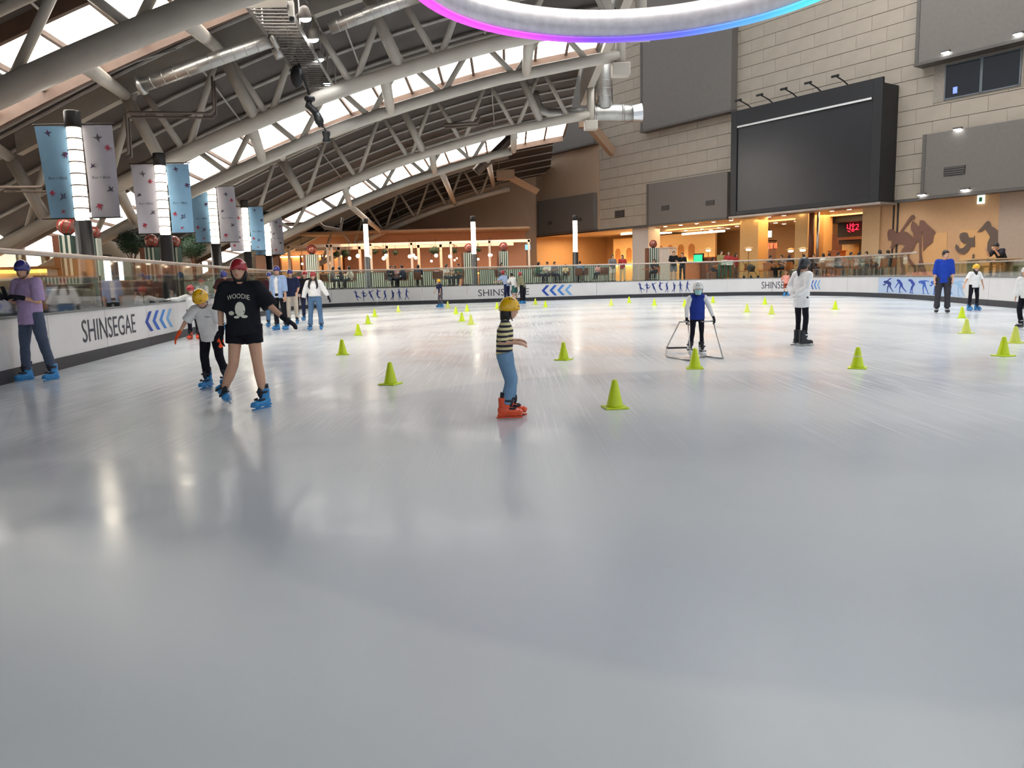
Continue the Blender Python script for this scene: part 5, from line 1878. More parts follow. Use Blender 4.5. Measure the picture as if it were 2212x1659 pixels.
# ---- skates (prototype for a 1.7 m adult, ankle at the origin, toe towards +Y)
def skate_meshes(shell, cuff, lace, holder, speed=False):
    boot = MB()
    boot.loft([(0, -.075, -.05), (0, -.03, -.062), (0, .05, -.068), (0, .12, -.076), (0, .165, -.082)], [(.042, .042), (.052, .052), (.054, .050), (.052, .040), (.032, .028)], (1, 0, 0), 14)
    boot.ell((0, .152, -.080), (.050, .044, .032))
    boot.ell((0, -.06, -.06), (.036, .034, .05))
    boot.loft([(0, -.008, -.09), (0, -.014, -.02), (0, -.018, .09)], [(.052, .074), (.051, .068), (.054, .066)], (1, 0, 0), 14)
    boot.bb(-.042, .042, -.092, .185, -.116, -.095, .006)
    cf = MB()
    cf.loft([(0, -.018, .05), (0, -.02, .09), (0, -.022, .135)], [(.050, .060), (.052, .064), (.055, .068)], (1, 0, 0), 14)
    cf.ell((0, .052, .045), (.032, .026, .065))
    st = MB()
    for z, y in ((.055, .005), (-.03, .05)):
        st.loft([(-.060, y - .01, z), (-.051, y + .05, z - .004), (0, y + .072, z - .008), (.051, y + .05, z - .004), (.060, y - .01, z)], [(.012, .006)] * 5, (0, 0, 1), 8)
    hd = MB()
    for y in (-.05, .095):
        hd.loft([(0, y, -.105), (0, y, -.142)], [(.022, .050), (.011, .042)], (1, 0, 0), 10)
    hd.bb(-.011, .011, -.105, .19, -.149, -.130, .003)
    bl = MB()
    y0, y1 = (-.20, .24) if speed else (-.115, .195)
    bl.prism([(y0, -.136), (y0 + .02, -.155), (y1 - .03, -.155), (y1, -.138), (y1 - .02, -.132), (y0 + .01, -.132)], lambda a, b, d: (d, a, b), -.0025, .0025)
    return (boot, shell), (cf, cuff), (st, lace), (hd, holder), (bl, CHROME)


SKB = mat('skate_blue', (34, 134, 200), .35, var=.08, coat=.3)
SKO = mat('skate_orange', (238, 84, 40), .35, var=.06, coat=.3)
SKK = mat('skate_black', (32, 32, 38), .4, var=.1)
SKW = mat('skate_white', (226, 226, 226), .4, var=.05)
SKDK = mat('skate_liner', (34, 38, 48), .7)
SKATES = {}
for nm, args in dict(blue=(SKB, SKDK, SKDK, SKB), orange=(SKO, SKDK, SKDK, SKO), black=(SKK, SKK, SKW, SKW), white=(SKW, SKK, SKK, CHROME), speed=(SKK, SKK, SKW, CHROME)).items():
    out = []
    for i, (mb_, m_) in enumerate(skate_meshes(*args, speed=(nm == 'speed'))):
        if i < 2:
            o = link('proto', mb_.mesh('p', m_), None)
            r = o.modifiers.new('r', 'REMESH'); r.mode = 'VOXEL'; r.voxel_size = .0065; r.use_smooth_shade = True
            s = o.modifiers.new('s', 'SMOOTH'); s.factor = .5; s.iterations = 3
            q = o.modifiers.new('q', 'DECIMATE'); q.ratio = .3
            dg = bpy.context.evaluated_depsgraph_get()
            me = bpy.data.meshes.new_from_object(o.evaluated_get(dg))
            bpy.data.objects.remove(o)
        else:
            me = mb_.mesh('p', m_, i == 2)
        out.append(me)
    SKATES[nm] = out
shoe_mb = MB()
shoe_mb.loft([(0, -.075, -.045), (0, .0, -.045), (0, .08, -.055), (0, .16, -.062)], [(.034, .034), (.040, .038), (.042, .026), (.03, .018)], (1, 0, 0), 12)
shoe_mb.loft([(0, -.02, -.05), (0, -.02, .01)], [(.038, .05), (.036, .045)], (1, 0, 0), 12)
SHOES = {nm: shoe_mb.mesh('shoe', mat('shoe_' + nm, c, .6), True) for nm, c in dict(dark=(40, 38, 40), white=(214, 208, 204)).items()}


def helmet(parent, hc, Rh, hr, m, style, name='helmet'):
    """shell with rim, vents, strap; hr = skull radii"""
    a, b, c = hr[0] * 1.27, hr[1] * 1.24, hr[2] * 1.15
    mb_ = MB()
    nu, rows = 28, []
    for j in range(9):
        th = -.12 + (pi / 2 + .12) * j / 8
        row = []
        for i in range(nu):
            ph = 2 * pi * i / nu
            t0 = th
            if j < 3:   # lower at the back and ears, higher over the brow
                t0 = th - (.28 - .10 * j) * (.5 - .5 * sin(ph)) + (.12 - .04 * j) * max(0, sin(ph))
            row.append(V((a * cos(t0) * cos(ph), b * cos(t0) * sin(ph), c * sin(t0))))
        rows.append(row)
    for row in rows: mb_.v += [tuple(Rh @ p + hc) for p in row]
    for j in range(8):
        for i in range(nu):
            mb_.f.append((j * nu + i, j * nu + (i + 1) % nu, (j + 1) * nu + (i + 1) % nu, (j + 1) * nu + i))
    o_ = len(mb_.v)
    for row in rows: mb_.v += [tuple(Rh @ (p * .92) + hc) for p in row]
    for j in range(8):
        for i in range(nu):
            mb_.f.append((o_ + j * nu + i, o_ + (j + 1) * nu + i, o_ + (j + 1) * nu + (i + 1) % nu, o_ + j * nu + (i + 1) % nu))
    for i in range(nu):
        mb_.f.append((i, o_ + i, o_ + (i + 1) % nu, (i + 1) % nu))
    h_ = link(name, mb_.mesh(name, m, True), parent)
    if style == 'vents':
        vl = [(k * .5, q, 0) for k in (-1, 0, 1) for q in (.95, .5)]
    else:
        vl = [(-.5, .32, 1), (.5, .32, 1)] + [(sx * (1.0 + .28 * q), .95, 0) for sx in (-1, 1) for q in range(4)]
    for k, th, hz in vl:
        p = V((a * cos(th) * sin(k), b * cos(th) * cos(k), c * sin(th)))
        n_ = V((p.x / a ** 2, p.y / b ** 2, p.z / c ** 2)).normalized()
        up_ = (V((0, 0, 1)) - n_ * n_.z).normalized()
        R = M((up_.cross(n_), n_, up_)).transposed()
        sz_ = (hr[0] * .26, hr[0] * .03, hr[0] * .07) if hz else (hr[0] * .07, hr[0] * .03, hr[0] * .22)
        link('helmet_vent', MB().ell(Rh @ p + hc, sz_, Rh @ R, 8, 5).mesh('v', BLACK, True), h_)
    if style == 'brim':
        pts = [Rh @ V((a * 1.0 * sin(t) * .98, b * (1.0 * cos(t)) + hr[1] * .02, c * .10)) + hc for t in [-1.2 + 2.4 * i / 10 for i in range(11)]]
        link('helmet_brim', MB().loft(pts, [(hr[0] * .10, hr[0] * .05)] * 11, Rh @ V((0, 0, 1)), 8).mesh('b', m, True), h_)
    for sx in (-1, 1):
        pts = [Rh @ V((sx * a * .90, hr[1] * .15, -hr[2] * .15)) + hc, Rh @ V((sx * hr[0] * .95, hr[1] * .35, -hr[2] * .75)) + hc, Rh @ V((sx * hr[0] * .35, hr[1] * .62, -hr[2] * 1.12)) + hc, Rh @ V((0, hr[1] * .66, -hr[2] * 1.16)) + hc]
        link('helmet_strap', MB().loft(pts, hr[0] * .07, None, 6).mesh('s', BLACK, True), h_)
    return h_


CLOTH = {}


def cl(name, rgb):
    return mat('cloth_' + name, rgb, .85, spec=.2, var=.10, scale=9)


def person(label, pos, fwd, pose, w, H=None, top_px=None, vox=.014, group=None, z0=0.0):
    """pos: (px, py) pixel of the ground point under the feet, or a world Vector"""
    if isinstance(pos, V):
        P = pos.copy()
    else:
        P = gp(*pos)
    if H is None:
        Ht = (pos[1] - top_px) * (P - CAMP).dot(FW) / F
    else:
        Ht = None
    f2 = V((fwd[0], fwd[1], 0)).normalized()
    rz = math.atan2(-f2.x, f2.y)
    L = H or Ht * .95
    kid = w.get('kid', 0.0)
    sk = w.get('skate')
    seated = pose.get('seat')
    for it in range(4):
        hk = 1 + .40 * kid
        ks = (L / 1.7) ** .8 * (1 + .26 * kid)
        ank = (.155 if sk else .08) * ks
        hipw, TH, SHN, TL = .058 * L, .245 * L * (1 - .06 * kid), .235 * L * (1 - .06 * kid), .30 * L
        J = {}
        lean = nrm(pose.get('lean', (0, 0.02, 1)))
        J['pel'] = V((0, 0, 0))
        rgt = nrm(V((1, 0, pose.get('hipx', 0))))
        for s, sx in (('R', 1), ('L', -1)):
            hp = rgt * (sx * hipw) + V((0, 0, -.01 * L))
            kn = hp + nrm(pose.get('th' + s, (sx * .05, .03, -1))) * TH
            an = kn + nrm(pose.get('sh' + s, (sx * .03, -.04, -1))) * SHN
            J['hip' + s], J['kn' + s], J['an' + s] = hp, kn, an
        trg = nrm(V((1, 0, 0)) - lean * lean.x)
        trg = nrm(M.Rotation(pose.get('twist', 0), 3, lean) @ trg)
        J['neck'] = lean * TL
        for s, sx in (('R', 1), ('L', -1)):
            sh_ = J['neck'] + trg * (sx * w.get('shw', .103) * L) - lean * (.022 * L)
            el = sh_ + nrm(pose.get('ua' + s, (sx * .16, .0, -1))) * (.165 * L)
            wr_ = el + nrm(pose.get('fa' + s, (sx * .04, .18, -1))) * (.145 * L)
            J['sh' + s], J['el' + s], J['wr' + s] = sh_, el, wr_
        hp_, hy = pose.get('nod', .05), pose.get('turn', 0)
        Rh = M.Rotation(hy, 3, 'Z') @ M.Rotation(-hp_, 3, 'X') @ M.Rotation(pose.get('tilt', 0), 3, 'Y')
        nk = J['neck'] + nrm(lean * .7 + V((0, 0, .5)) + (Rh @ V((0, .25, 0)))) * (.048 * L)
        hr = (.0455 * L * hk, .056 * L * hk, .066 * L * hk)
        hc = nk + Rh @ V((0, .012 * L, .052 * L * hk))
        lowest = min(J['anR'].z, J['anL'].z)
        if seated:
            dz = seated - J['pel'].z
        else:
            dz = ank - lowest
        topz = hc.z + hr[2] * (1.16 if w.get('helmet') else 1.06) + dz
        if Ht is None:
            break
        L *= Ht / topz
    cxy = (J['anR'] + J['anL']) * .5 if not seated else V((0, 0, 0))
    if pose.get('anchor') == 'R': cxy = J['anR'].copy()
    if pose.get('anchor') == 'L': cxy = J['anL'].copy()
    sft = V((-cxy.x, -cxy.y, dz))
    for k in J: J[k] = J[k] + sft
    hc, nk = hc + sft, nk + sft
    root = empty('person', (P.x, P.y, z0), rz, label, 'person', group)
    near = vox < .013
    # ---------------- body: one continuous surface
    lf_ = 1.14 if w.get('legl', 1) < .6 else (.82 if w.get('legw', 1) < .8 else 1.0)
    b = MB()
    pel, neck = J['pel'], J['neck']
    tv = (neck - pel)
    ring = lambda t, rx, ry: ((pel + tv * t) if t >= 0 else (pel + V((0, 0, t * TL))), (rx * L, ry * L))
    seq = [ring(-.12, .062, .050), ring(0, .084, .060), ring(.3, .074, .054), ring(.6, .082, .058), ring(.85, .080, .052), ring(1.0, .045, .038)]
    b.loft([p for p, r in seq], [r for p, r in seq], trg, 14)
    b.caps(neck - tv * .05, nk + Rh @ V((0, 0, .02 * L)), .031 * L * (1 - .1 * kid), .027 * L, 10)
    for s in 'RL':
        b.caps(neck - tv * .08, J['sh' + s], .036 * L, .034 * L, 10)
        b.caps(J['sh' + s], J['el' + s], .029 * L, .023 * L, 10)
        b.caps(J['el' + s], J['wr' + s], .023 * L, .0155 * L, 10)
        b.caps(J['hip' + s], J['kn' + s], .047 * L * lf_, .032 * L * lf_, 10)
        b.caps(J['kn' + s], J['kn' + s].lerp(J['an' + s], .35), .032 * L * lf_, .033 * L * lf_, 10)
        b.caps(J['kn' + s].lerp(J['an' + s], .35), J['an' + s], .033 * L * lf_, .021 * L * lf_, 10)
    hk_ = hr[0] / .0455 / 1.7 if False else 1
    b.ell(hc, hr, Rh, 16, 11)
    b.ell(hc + Rh @ V((0, hr[1] * .28, -hr[2] * .50)), (hr[0] * .74, hr[1] * .62, hr[2] * .52), Rh, 14, 9)
    b.ell(hc + Rh @ V((0, hr[1] * .98, -hr[2] * .18)), (hr[0] * .17, hr[1] * .17, hr[2] * .20), Rh, 8, 6)
    b.ell(hc + Rh @ V((0, hr[1] * .86, -hr[2] * .55)), (hr[0] * .34, hr[1] * .10, hr[2] * .10), Rh, 8, 6)
    for sx in (-1, 1):
        b.ell(hc + Rh @ V((sx * hr[0] * .98, -hr[1] * .02, -hr[2] * .12)), (hr[0] * .14, hr[1] * .18, hr[2] * .24), Rh, 8, 6)
    hks = (L / 1.7) * (1.05 + .1 * kid)
    for s, sx in (('R', 1), ('L', -1)):
        d = nrm(J['wr' + s] - J['el' + s])
        hd = nrm(d + V(pose.get('hd' + s, (0, .15, -.15))))
        side = V(pose.get('ts' + s, (-sx * .3, 1, 0)))
        pn = V(pose.get('pn' + s, (-sx, 0, 0)))
        if w.get('glove'):
            g = MB()
            g.caps(J['wr' + s] - d * (.03 * L), J['wr' + s] + hd * .02, .021 * L, .019 * L, 10)
            hand(g, J['wr' + s], hd, pn, side, hks * 1.08, pose.get('curl', .4), 1.3)
            blob('glove', g, w['glove'], root, .0065 if near else .010, 2)
        else:
            hand(b, J['wr' + s], hd, pn, side, hks, pose.get('curl', .4), 1.12)
    blob('body', b, w.get('skin', SKIN), root, .0085 if near else vox, 3, 0, .5 if near else None)
    # ---------------- face
    if vox < .02:
        for sx in (-1, 1):
            e = hc + Rh @ V((sx * hr[0] * .40, hr[1] * .87, hr[2] * .02))
            link('eye', MB().ell(e, (hr[0] * .16, hr[1] * .06, hr[2] * .07), Rh, 8, 6).mesh('e', BLACK, True), root)
            if near:
                link('eyebrow', MB().ell(e + Rh @ V((0, hr[1] * .03, hr[2] * .17)), (hr[0] * .22, hr[1] * .04, hr[2] * .035), Rh, 8, 5).mesh('e', HAIR, True), root)
        if not w.get('mask'):
            link('mouth', MB().ell(hc + Rh @ V((0, hr[1] * .90, -hr[2] * .54)), (hr[0] * .26, hr[1] * .06, hr[2] * .05), Rh, 8, 5).mesh('m', mat('lips', (176, 96, 88), .5), True), root)
    if w.get('mask'):
        mk = MB()
        for j in range(5):
            for i in range(9):
                ph = (-1.15 + 2.3 * i / 8)
                zz = -.10 - .22 * j
                rr_ = 1.12 - .04 * abs(j - 2)
                mk.v.append(tuple(hc + Rh @ V((hr[0] * rr_ * .88 * sin(ph) * (1 - .05 * j), hr[1] * (rr_ * cos(ph) * .96 + .05), hr[2] * zz))))
        for j in range(4):
            for i in range(8):
                mk.f.append((j * 9 + i, j * 9 + i + 1, (j + 1) * 9 + i + 1, (j + 1) * 9 + i))
        n_ = len(mk.v)
        mk.v += [tuple(V(p) + (Rh @ V((0, -.006, 0)))) for p in mk.v]
        mk.f += [tuple(reversed([q + n_ for q in f])) for f in mk.f]
        link('face_mask', mk.mesh('mask', w['mask'], True), root)
    # ---------------- hair
    hm = w.get('hairm', HAIR)
    ha = MB()
    if w.get('helmet'):
        ha.ell(hc + Rh @ V((0, -hr[1] * .16, -hr[2] * .05)), (hr[0] * 1.06, hr[1] * .98, hr[2] * .95), Rh, 16, 10)
    else:
        ha.ell(hc + Rh @ V((0, -hr[1] * .12, hr[2] * .12)), (hr[0] * 1.12, hr[1] * 1.06, hr[2] * 1.02), Rh, 16, 10)
    if w.get('long') == 'braids':
        for sx in (-1, 1):
            ha.loft([hc + Rh @ V((sx * hr[0] * .8, -hr[1] * .1, -hr[2] * .4)), J['sh' + ('R' if sx > 0 else 'L')].lerp(neck, .45) + V((0, .05 * L, .02 * L)), J['sh' + ('R' if sx > 0 else 'L')].lerp(pel, .25) + V((0, .075 * L, 0)), J['sh' + ('R' if sx > 0 else 'L')].lerp(pel, .42) + V((0, .08 * L, 0))], [.02 * L, .024 * L, .02 * L, .008 * L], None, 8)
    elif w.get('long') == 'pony':
        ha.loft([hc + Rh @ V((0, -hr[1] * .95, -hr[2] * .2)), hc + Rh @ V((0, -hr[1] * 1.35, -hr[2] * 1.0)), hc + Rh @ V((0, -hr[1] * 1.25, -hr[2] * 2.0))], [.022 * L, .026 * L, .01 * L], None, 8)
    elif w.get('long') == 'bob':
        ha.loft([hc + Rh @ V((0, -hr[1] * .25, 0)), hc + Rh @ V((0, -hr[1] * .30, -hr[2] * .7)), hc + Rh @ V((0, -hr[1] * .30, -hr[2] * 1.3))], [(hr[0] * 1.15, hr[1] * .85), (hr[0] * 1.2, hr[1] * .7), (hr[0] * .9, hr[1] * .5)], Rh @ V((1, 0, 0)), 14)
    elif w.get('long') == 'front':
        ha.loft([hc + Rh @ V((0, -hr[1] * .2, -hr[2] * .3)), neck + V((0, .03 * L, .01 * L)), neck.lerp(pel, .22) + V((0, .06 * L, 0))], [(hr[0] * 1.0, hr[1] * .6), (.05 * L, .04 * L), (.02 * L, .012 * L)], (1, 0, 0), 12)
    blob('hair', ha, hm, root, .010 if near else vox, 2)
    if not w.get('helmet') and vox < .02:
        link('fringe', MB().ell(hc + Rh @ V((0, hr[1] * .62, hr[2] * .55)), (hr[0] * .80, hr[1] * .42, hr[2] * .30), Rh, 12, 8).mesh('h', hm, True), root)
    elif w.get('fringe'):
        link('fringe', MB().ell(hc + Rh @ V((0, hr[1] * .80, hr[2] * .25)), (hr[0] * .78, hr[1] * .24, hr[2] * .20), Rh, 12, 8).mesh('h', hm, True), root)
    if w.get('helmet'):
        helmet(root, hc + Rh @ V((0, -hr[1] * .04, hr[2] * .06)), Rh, hr, w['helmet'], w.get('hstyle', 'vents'))
    # ---------------- trousers
    if w.get('pants'):
        q = MB()
        lo, sl = w.get('legl', 1.0), w.get('legw', 1.0)
        q.loft([pel + tv * w.get('waist', .16), pel + tv * .0, pel - V((0, 0, .03 * L)), pel - V((0, 0, .06 * L))], [(.086 * L, .066 * L), (.094 * L, .074 * L), (.092 * L, .072 * L), (.070 * L, .056 * L)], rgt, 16)
        for s, sx in (('R', 1), ('L', -1)):
            hp, kn, an = J['hip' + s], J['kn' + s], J['an' + s]
            if lo >= 1:
                en = kn.lerp(an, .97)
                q.loft([hp + V((0, 0, .03 * L)), hp.lerp(kn, .5), kn, kn.lerp(an, .5), en], [.061 * L * sl, .052 * L * sl, .043 * L * sl, .040 * L * sl, .038 * L * w.get('cuff', 1.0)], None, 12)
            else:
                en = hp.lerp(kn, lo)
                q.loft([hp + V((0, 0, .03 * L)), hp.lerp(kn, lo * .5), en], [.062 * L * sl, .058 * L * sl, .056 * L * sl], None, 12)
        blob('trousers' if lo >= 1 else 'shorts', q, w['pants'], root, .011 if near else vox, 4, .018 * L / 1.5 if near else .01)
    # ---------------- top
    tp = None
    if w.get('top'):
        q = MB()
        fit = w.get('fit', .012)
        hem = w.get('hem', -.14)
        seq = [ring(hem, .088 + fit, .066 + fit), ring(.12, .082 + fit, .060 + fit), ring(.45, .086 + fit, .062 + fit), ring(.75, .094 + fit * .8, .062 + fit * .8), ring(.93, .078, .050), ring(1.02, .042, .040)]
        q.loft([p for p, r in seq], [r for p, r in seq], trg, 18)
        sl = w.get('sleeve', .8)   # 1 = elbow, 2 = wrist
        for s in 'RL':
            q.caps(neck - tv * .10, J['sh' + s], .046 * L, .043 * L + fit * L * .3, 12)
            sh_, el, wr_ = J['sh' + s], J['el' + s], J['wr' + s]
            r0 = (.038 + fit * .6) * L
            if sl <= 0:
                continue
            if sl <= 1:
                q.loft([sh_, sh_.lerp(el, sl * .5), sh_.lerp(el, sl)], [r0, r0 * .98, r0 * 1.02], None, 12)
            else:
                q.loft([sh_, sh_.lerp(el, .5), el, el.lerp(wr_, (sl - 1) * .5), el.lerp(wr_, sl - 1)], [r0, r0 * .92, r0 * .85, r0 * .75, r0 * .66], None, 12)
        tp = blob(w.get('topname', 'shirt'), q, w['top'], root, .011 if near else vox, 4, .02 * L / 1.5 if near else .01)
    if w.get('vest'):
        q = MB()
        seq = [ring(-.12, .110, .088), ring(.12, .106, .082), ring(.45, .110, .084), ring(.75, .110, .080), ring(.98, .072, .058)]
        for s in 'RL': q.caps(neck - tv * .08, J['sh' + s].lerp(neck, .35), .054 * L, .052 * L, 12)
        q.loft([p for p, r in seq], [r for p, r in seq], trg, 18)
        blob('vest', q, w['vest'], root, .011 if near else vox, 3, .01)
    if w.get('open'):     # open overshirt: two front halves, back and sleeves
        q = MB()
        for s, sx in (('R', 1), ('L', -1)):
            pts = [pel + tv * t + trg * (sx * .060 * L) for t in (-.16, .12, .45, .75, .96)]
            q.loft(pts, [(.052 * L, .088 * L), (.048 * L, .080 * L), (.050 * L, .082 * L), (.052 * L, .076 * L), (.036 * L, .05 * L)], trg, 14)
            sh_, el, wr_ = J['sh' + s], J['el' + s], J['wr' + s]
            q.caps(neck - tv * .10, sh_, .05 * L, .05 * L, 12)
            q.loft([sh_, sh_.lerp(el, .5), el, el.lerp(wr_, .4)], [.052 * L, .05 * L, .046 * L, .042 * L], None, 12)
        q.loft([pel + tv * t - V((0, .03 * L, 0)) for t in (-.16, .4, .9)], [(.09 * L, .055 * L)] * 3, trg, 14)
        blob('overshirt', q, w['open'], root, vox, 3, .012)
    # ---------------- feet
    for s, sx in (('R', 1), ('L', -1)):
        toe = pose.get('toe' + s, -sx * .12)
        shin = nrm(J['kn' + s] - J['an' + s])
        Rf = M.Rotation(toe, 3, 'Z')
        tl = pose.get('foot' + s)
        if tl is not None:
            Rf = tl @ Rf if not isinstance(tl, tuple) else (M.Rotation(tl[0], 3, 'Y') @ M.Rotation(tl[1], 3, 'X') @ Rf)
        kk = ks
        if sk:
            me = SKATES[sk]
            o = link('ice_skate', me[0], root)
            o.location = J['an' + s]; o.rotation_euler = Rf.to_euler(); o.scale = (kk, kk, kk)
            for nm_, m2 in zip(('skate_cuff', 'skate_strap', 'blade_holder', 'blade'), me[1:]):
                q_ = link(nm_, m2, o)
                if nm_ == 'skate_cuff':     # the cuff follows the shin
                    sl_ = Rf.inverted() @ shin
                    q_.rotation_euler = V((0, 0, 1)).rotation_difference(sl_).to_euler()
        else:
            o = link('shoe', SHOES[w.get('shoe', 'dark')], root)
            o.location = J['an' + s]; o.rotation_euler = Rf.to_euler(); o.scale = (kk, kk, kk)
    return root, J, L, tp


HB = mat('helmet_blue', (46, 44, 128), .25, var=.05, coat=.5)
HRD = mat('helmet_red', (170, 30, 42), .25, var=.05, coat=.5)
HY = mat('helmet_yellow', (242, 186, 18), .25, var=.04, coat=.5)
HW = mat('helmet_white', (232, 230, 226), .25, var=.03, coat=.5)
HK = mat('helmet_black', (36, 38, 44), .35, var=.05, coat=.3)
JEAN = cl('denim', (92, 122, 156)); JEAND = cl('dark_denim', (80, 90, 110)); BLKC = cl('black', (26, 26, 34)); WHC = cl('white', (240, 238, 236)); NAV = cl('navy', (38, 44, 74))
GL_K = cl('glove_black', (28, 28, 36)); GL_O = cl('glove_orange', (250, 96, 50))
SKT = 'skaters on the ice'

# --- near skaters
p1, J1, L1, tp1 = person('person in a lilac t-shirt and blue helmet holding a phone by the left boards', (88, 823), (-.30, -.95),
       dict(thR=(.17, .02, -1), shR=(.12, -.06, -1), thL=(-.24, .02, -1), shL=(-.24, -.06, -1), uaR=(.10, .22, -1), faR=(-.25, .9, .35), uaL=(-.14, .06, -1), faL=(.50, .82, .30), nod=.25, turn=.25, curl=.8, pnR=(-1, .2, 0), pnL=(1, 0, .2)),
       dict(top=cl('lilac', (184, 158, 198)), pants=JEAND, skate='blue', helmet=HB, hstyle='vents', glove=GL_K, fit=.024, hem=-.26, sleeve=.95, legw=1.0, cuff=1.0), top_px=565, vox=.011, group=SKT)
p2, J2, L2, tp2 = person('child in white t-shirt, yellow helmet and orange gloves looking down', (470, 838), (-.05, -1),
       dict(lean=(0, .34, 1), nod=.75, thR=(.06, .12, -1), shR=(.0, -.12, -1), thL=(-.20, .30, -1), shL=(-.10, -.42, -1), uaR=(.62, .10, -.78), faR=(.48, .22, -.85), uaL=(-.34, .1, -.92), faL=(-.10, .22, -1), curl=.3),
       dict(kid=.8, top=WHC, pants=BLKC, skate='blue', helmet=HY, hstyle='brim', glove=GL_O, fit=.026, hem=-.24, sleeve=.95, legw=1.05, cuff=1.1), top_px=624, vox=.011, group=SKT)
p3, J3, L3, tp3 = person('person in black t-shirt and shorts with red helmet gliding with one arm out', (528, 884), (.03, -1),
       dict(thR=(.10, .12, -1), shR=(.52, -.25, -1), thL=(-.08, .03, -1), shL=(-.10, -.05, -1), uaR=(.30, .02, -1), faR=(.0, .12, -1), uaL=(-.60, .10, -.85), faL=(-.80, .25, -.72), hdL=(-.3, 0, .1), nod=0, curl=.35, footR=(.55, .1), toeR=.35, toeL=-.5),
       dict(top=cl('black_tee', (30, 31, 38)), pants=BLKC, legl=.42, legw=1.12, skate='blue', helmet=HRD, hstyle='vents', glove=GL_K, fit=.034, hem=-.16, sleeve=1.0, long='bob'), top_px=563, vox=.011, group=SKT)
STR = stripe_mat('striped_tee', (226, 214, 160), (44, 42, 58), 21, 'Z', .52, .85)
p15, J15, L15, tp15 = person('small child in striped t-shirt, yellow helmet and orange skates gliding right', (1098, 901), (1, .03),
       dict(lean=(0, .06, 1), nod=.22, thR=(.04, .22, -1), shR=(.04, -.24, -1), thL=(-.07, .30, -1), shL=(-.02, -.10, -1), uaR=(.12, -.30, -1), faR=(.05, .95, -.05), uaL=(-.12, -.25, -1), faL=(-.1, .95, 0), curl=.6, toeR=.0, toeL=-.1),
       dict(kid=.95, top=STR, pants=cl('light_denim', (116, 150, 182)), skate='orange', helmet=HY, hstyle='brim', fit=.016, hem=-.02, sleeve=.95, legw=1.3, cuff=1.3, waist=.2, long='bob', fringe=True), top_px=643, vox=.011, group=SKT)
p16, J16, L16, tp16 = person('child in blue vest, white helmet and face mask pushing a skating frame', (1503, 771), (-.06, -1),
       dict(lean=(0, .06, 1), nod=.08, thR=(.06, .16, -1), shR=(.10, -.40, -1), thL=(-.03, .05, -1), shL=(-.02, -.05, -1), uaR=(.34, .10, -1), faR=(.05, .30, -1), uaL=(-.44, .12, -.95), faL=(-.34, .30, -.95), curl=.9),
       dict(kid=.8, top=WHC, vest=cl('royal_vest', (40, 60, 146)), pants=BLKC, legw=.79, cuff=.74, skate='white', helmet=HW, hstyle='vents', glove=GL_K, fit=.004, hem=-.1, sleeve=1.95, mask=cl('mask_teal', (160, 206, 206)), topname='long_sleeve_shirt'), top_px=609, vox=.011, group=SKT)
person('girl in long white shirt, black leggings and black helmet on long speed skates', (1729, 746), (.92, .38),
       dict(lean=(0, .03, 1), thR=(.05, .06, -1), shR=(.0, -.12, -1), thL=(-.08, .14, -1), shL=(.0, -.02, -1), uaR=(.28, -.38, -1), faR=(-.62, -.35, -.45), uaL=(-.28, -.38, -1), faL=(.62, -.35, -.45), nod=.05),
       dict(kid=.3, top=WHC, pants=BLKC, legw=.79, cuff=.74, skate='speed', helmet=HK, hstyle='brim', glove=WHC, fit=.022, hem=-.38, sleeve=1.95, long='pony'), top_px=558, vox=.012, group=SKT)
person('man in royal blue jacket and dark trousers looking left by the right boards', (2034, 677), (-.45, -.9),
       dict(thR=(.06, .02, -1), thL=(-.04, .03, -1), uaR=(.20, .02, -1), faR=(.02, .20, -1), uaL=(-.20, .02, -1), faL=(-.02, .22, -1), turn=.5),
       dict(top=cl('royal_blue', (34, 66, 168)), pants=cl('charcoal', (62, 60, 66)), skate='black', fit=.016, shw=.096, hem=-.24, sleeve=1.35, legw=1.15, cuff=1.3, topname='jacket'), top_px=542, vox=.014, group=SKT)
person('child in white shirt and yellow helmet standing with arms out by the right boards', (2101, 671), (.08, -1),
       dict(thR=(.12, .03, -1), thL=(-.12, .03, -1), uaR=(.55, .05, -.85), faR=(.55, .12, -.85), uaL=(-.40, .05, -.9), faL=(-.22, .12, -1), nod=.15),
       dict(kid=.5, top=WHC, pants=BLKC, legw=.95, skate='blue', helmet=HY, hstyle='brim', fit=.02, hem=-.16, sleeve=.9, long='front'), top_px=571, vox=.014, group=SKT)
person('skater in white top and dark trousers cut off by the right picture edge', (2214, 712), (-.9, -.5),
       dict(lean=(0, .2, 1), thR=(.06, .25, -1), shR=(.0, -.3, -1), thL=(-.1, .1, -1)),
       dict(kid=.2, top=WHC, pants=BLKC, skate='black', fit=.02, sleeve=1.9, helmet=HW, hstyle='vents'), top_px=578, vox=.016, group=SKT)
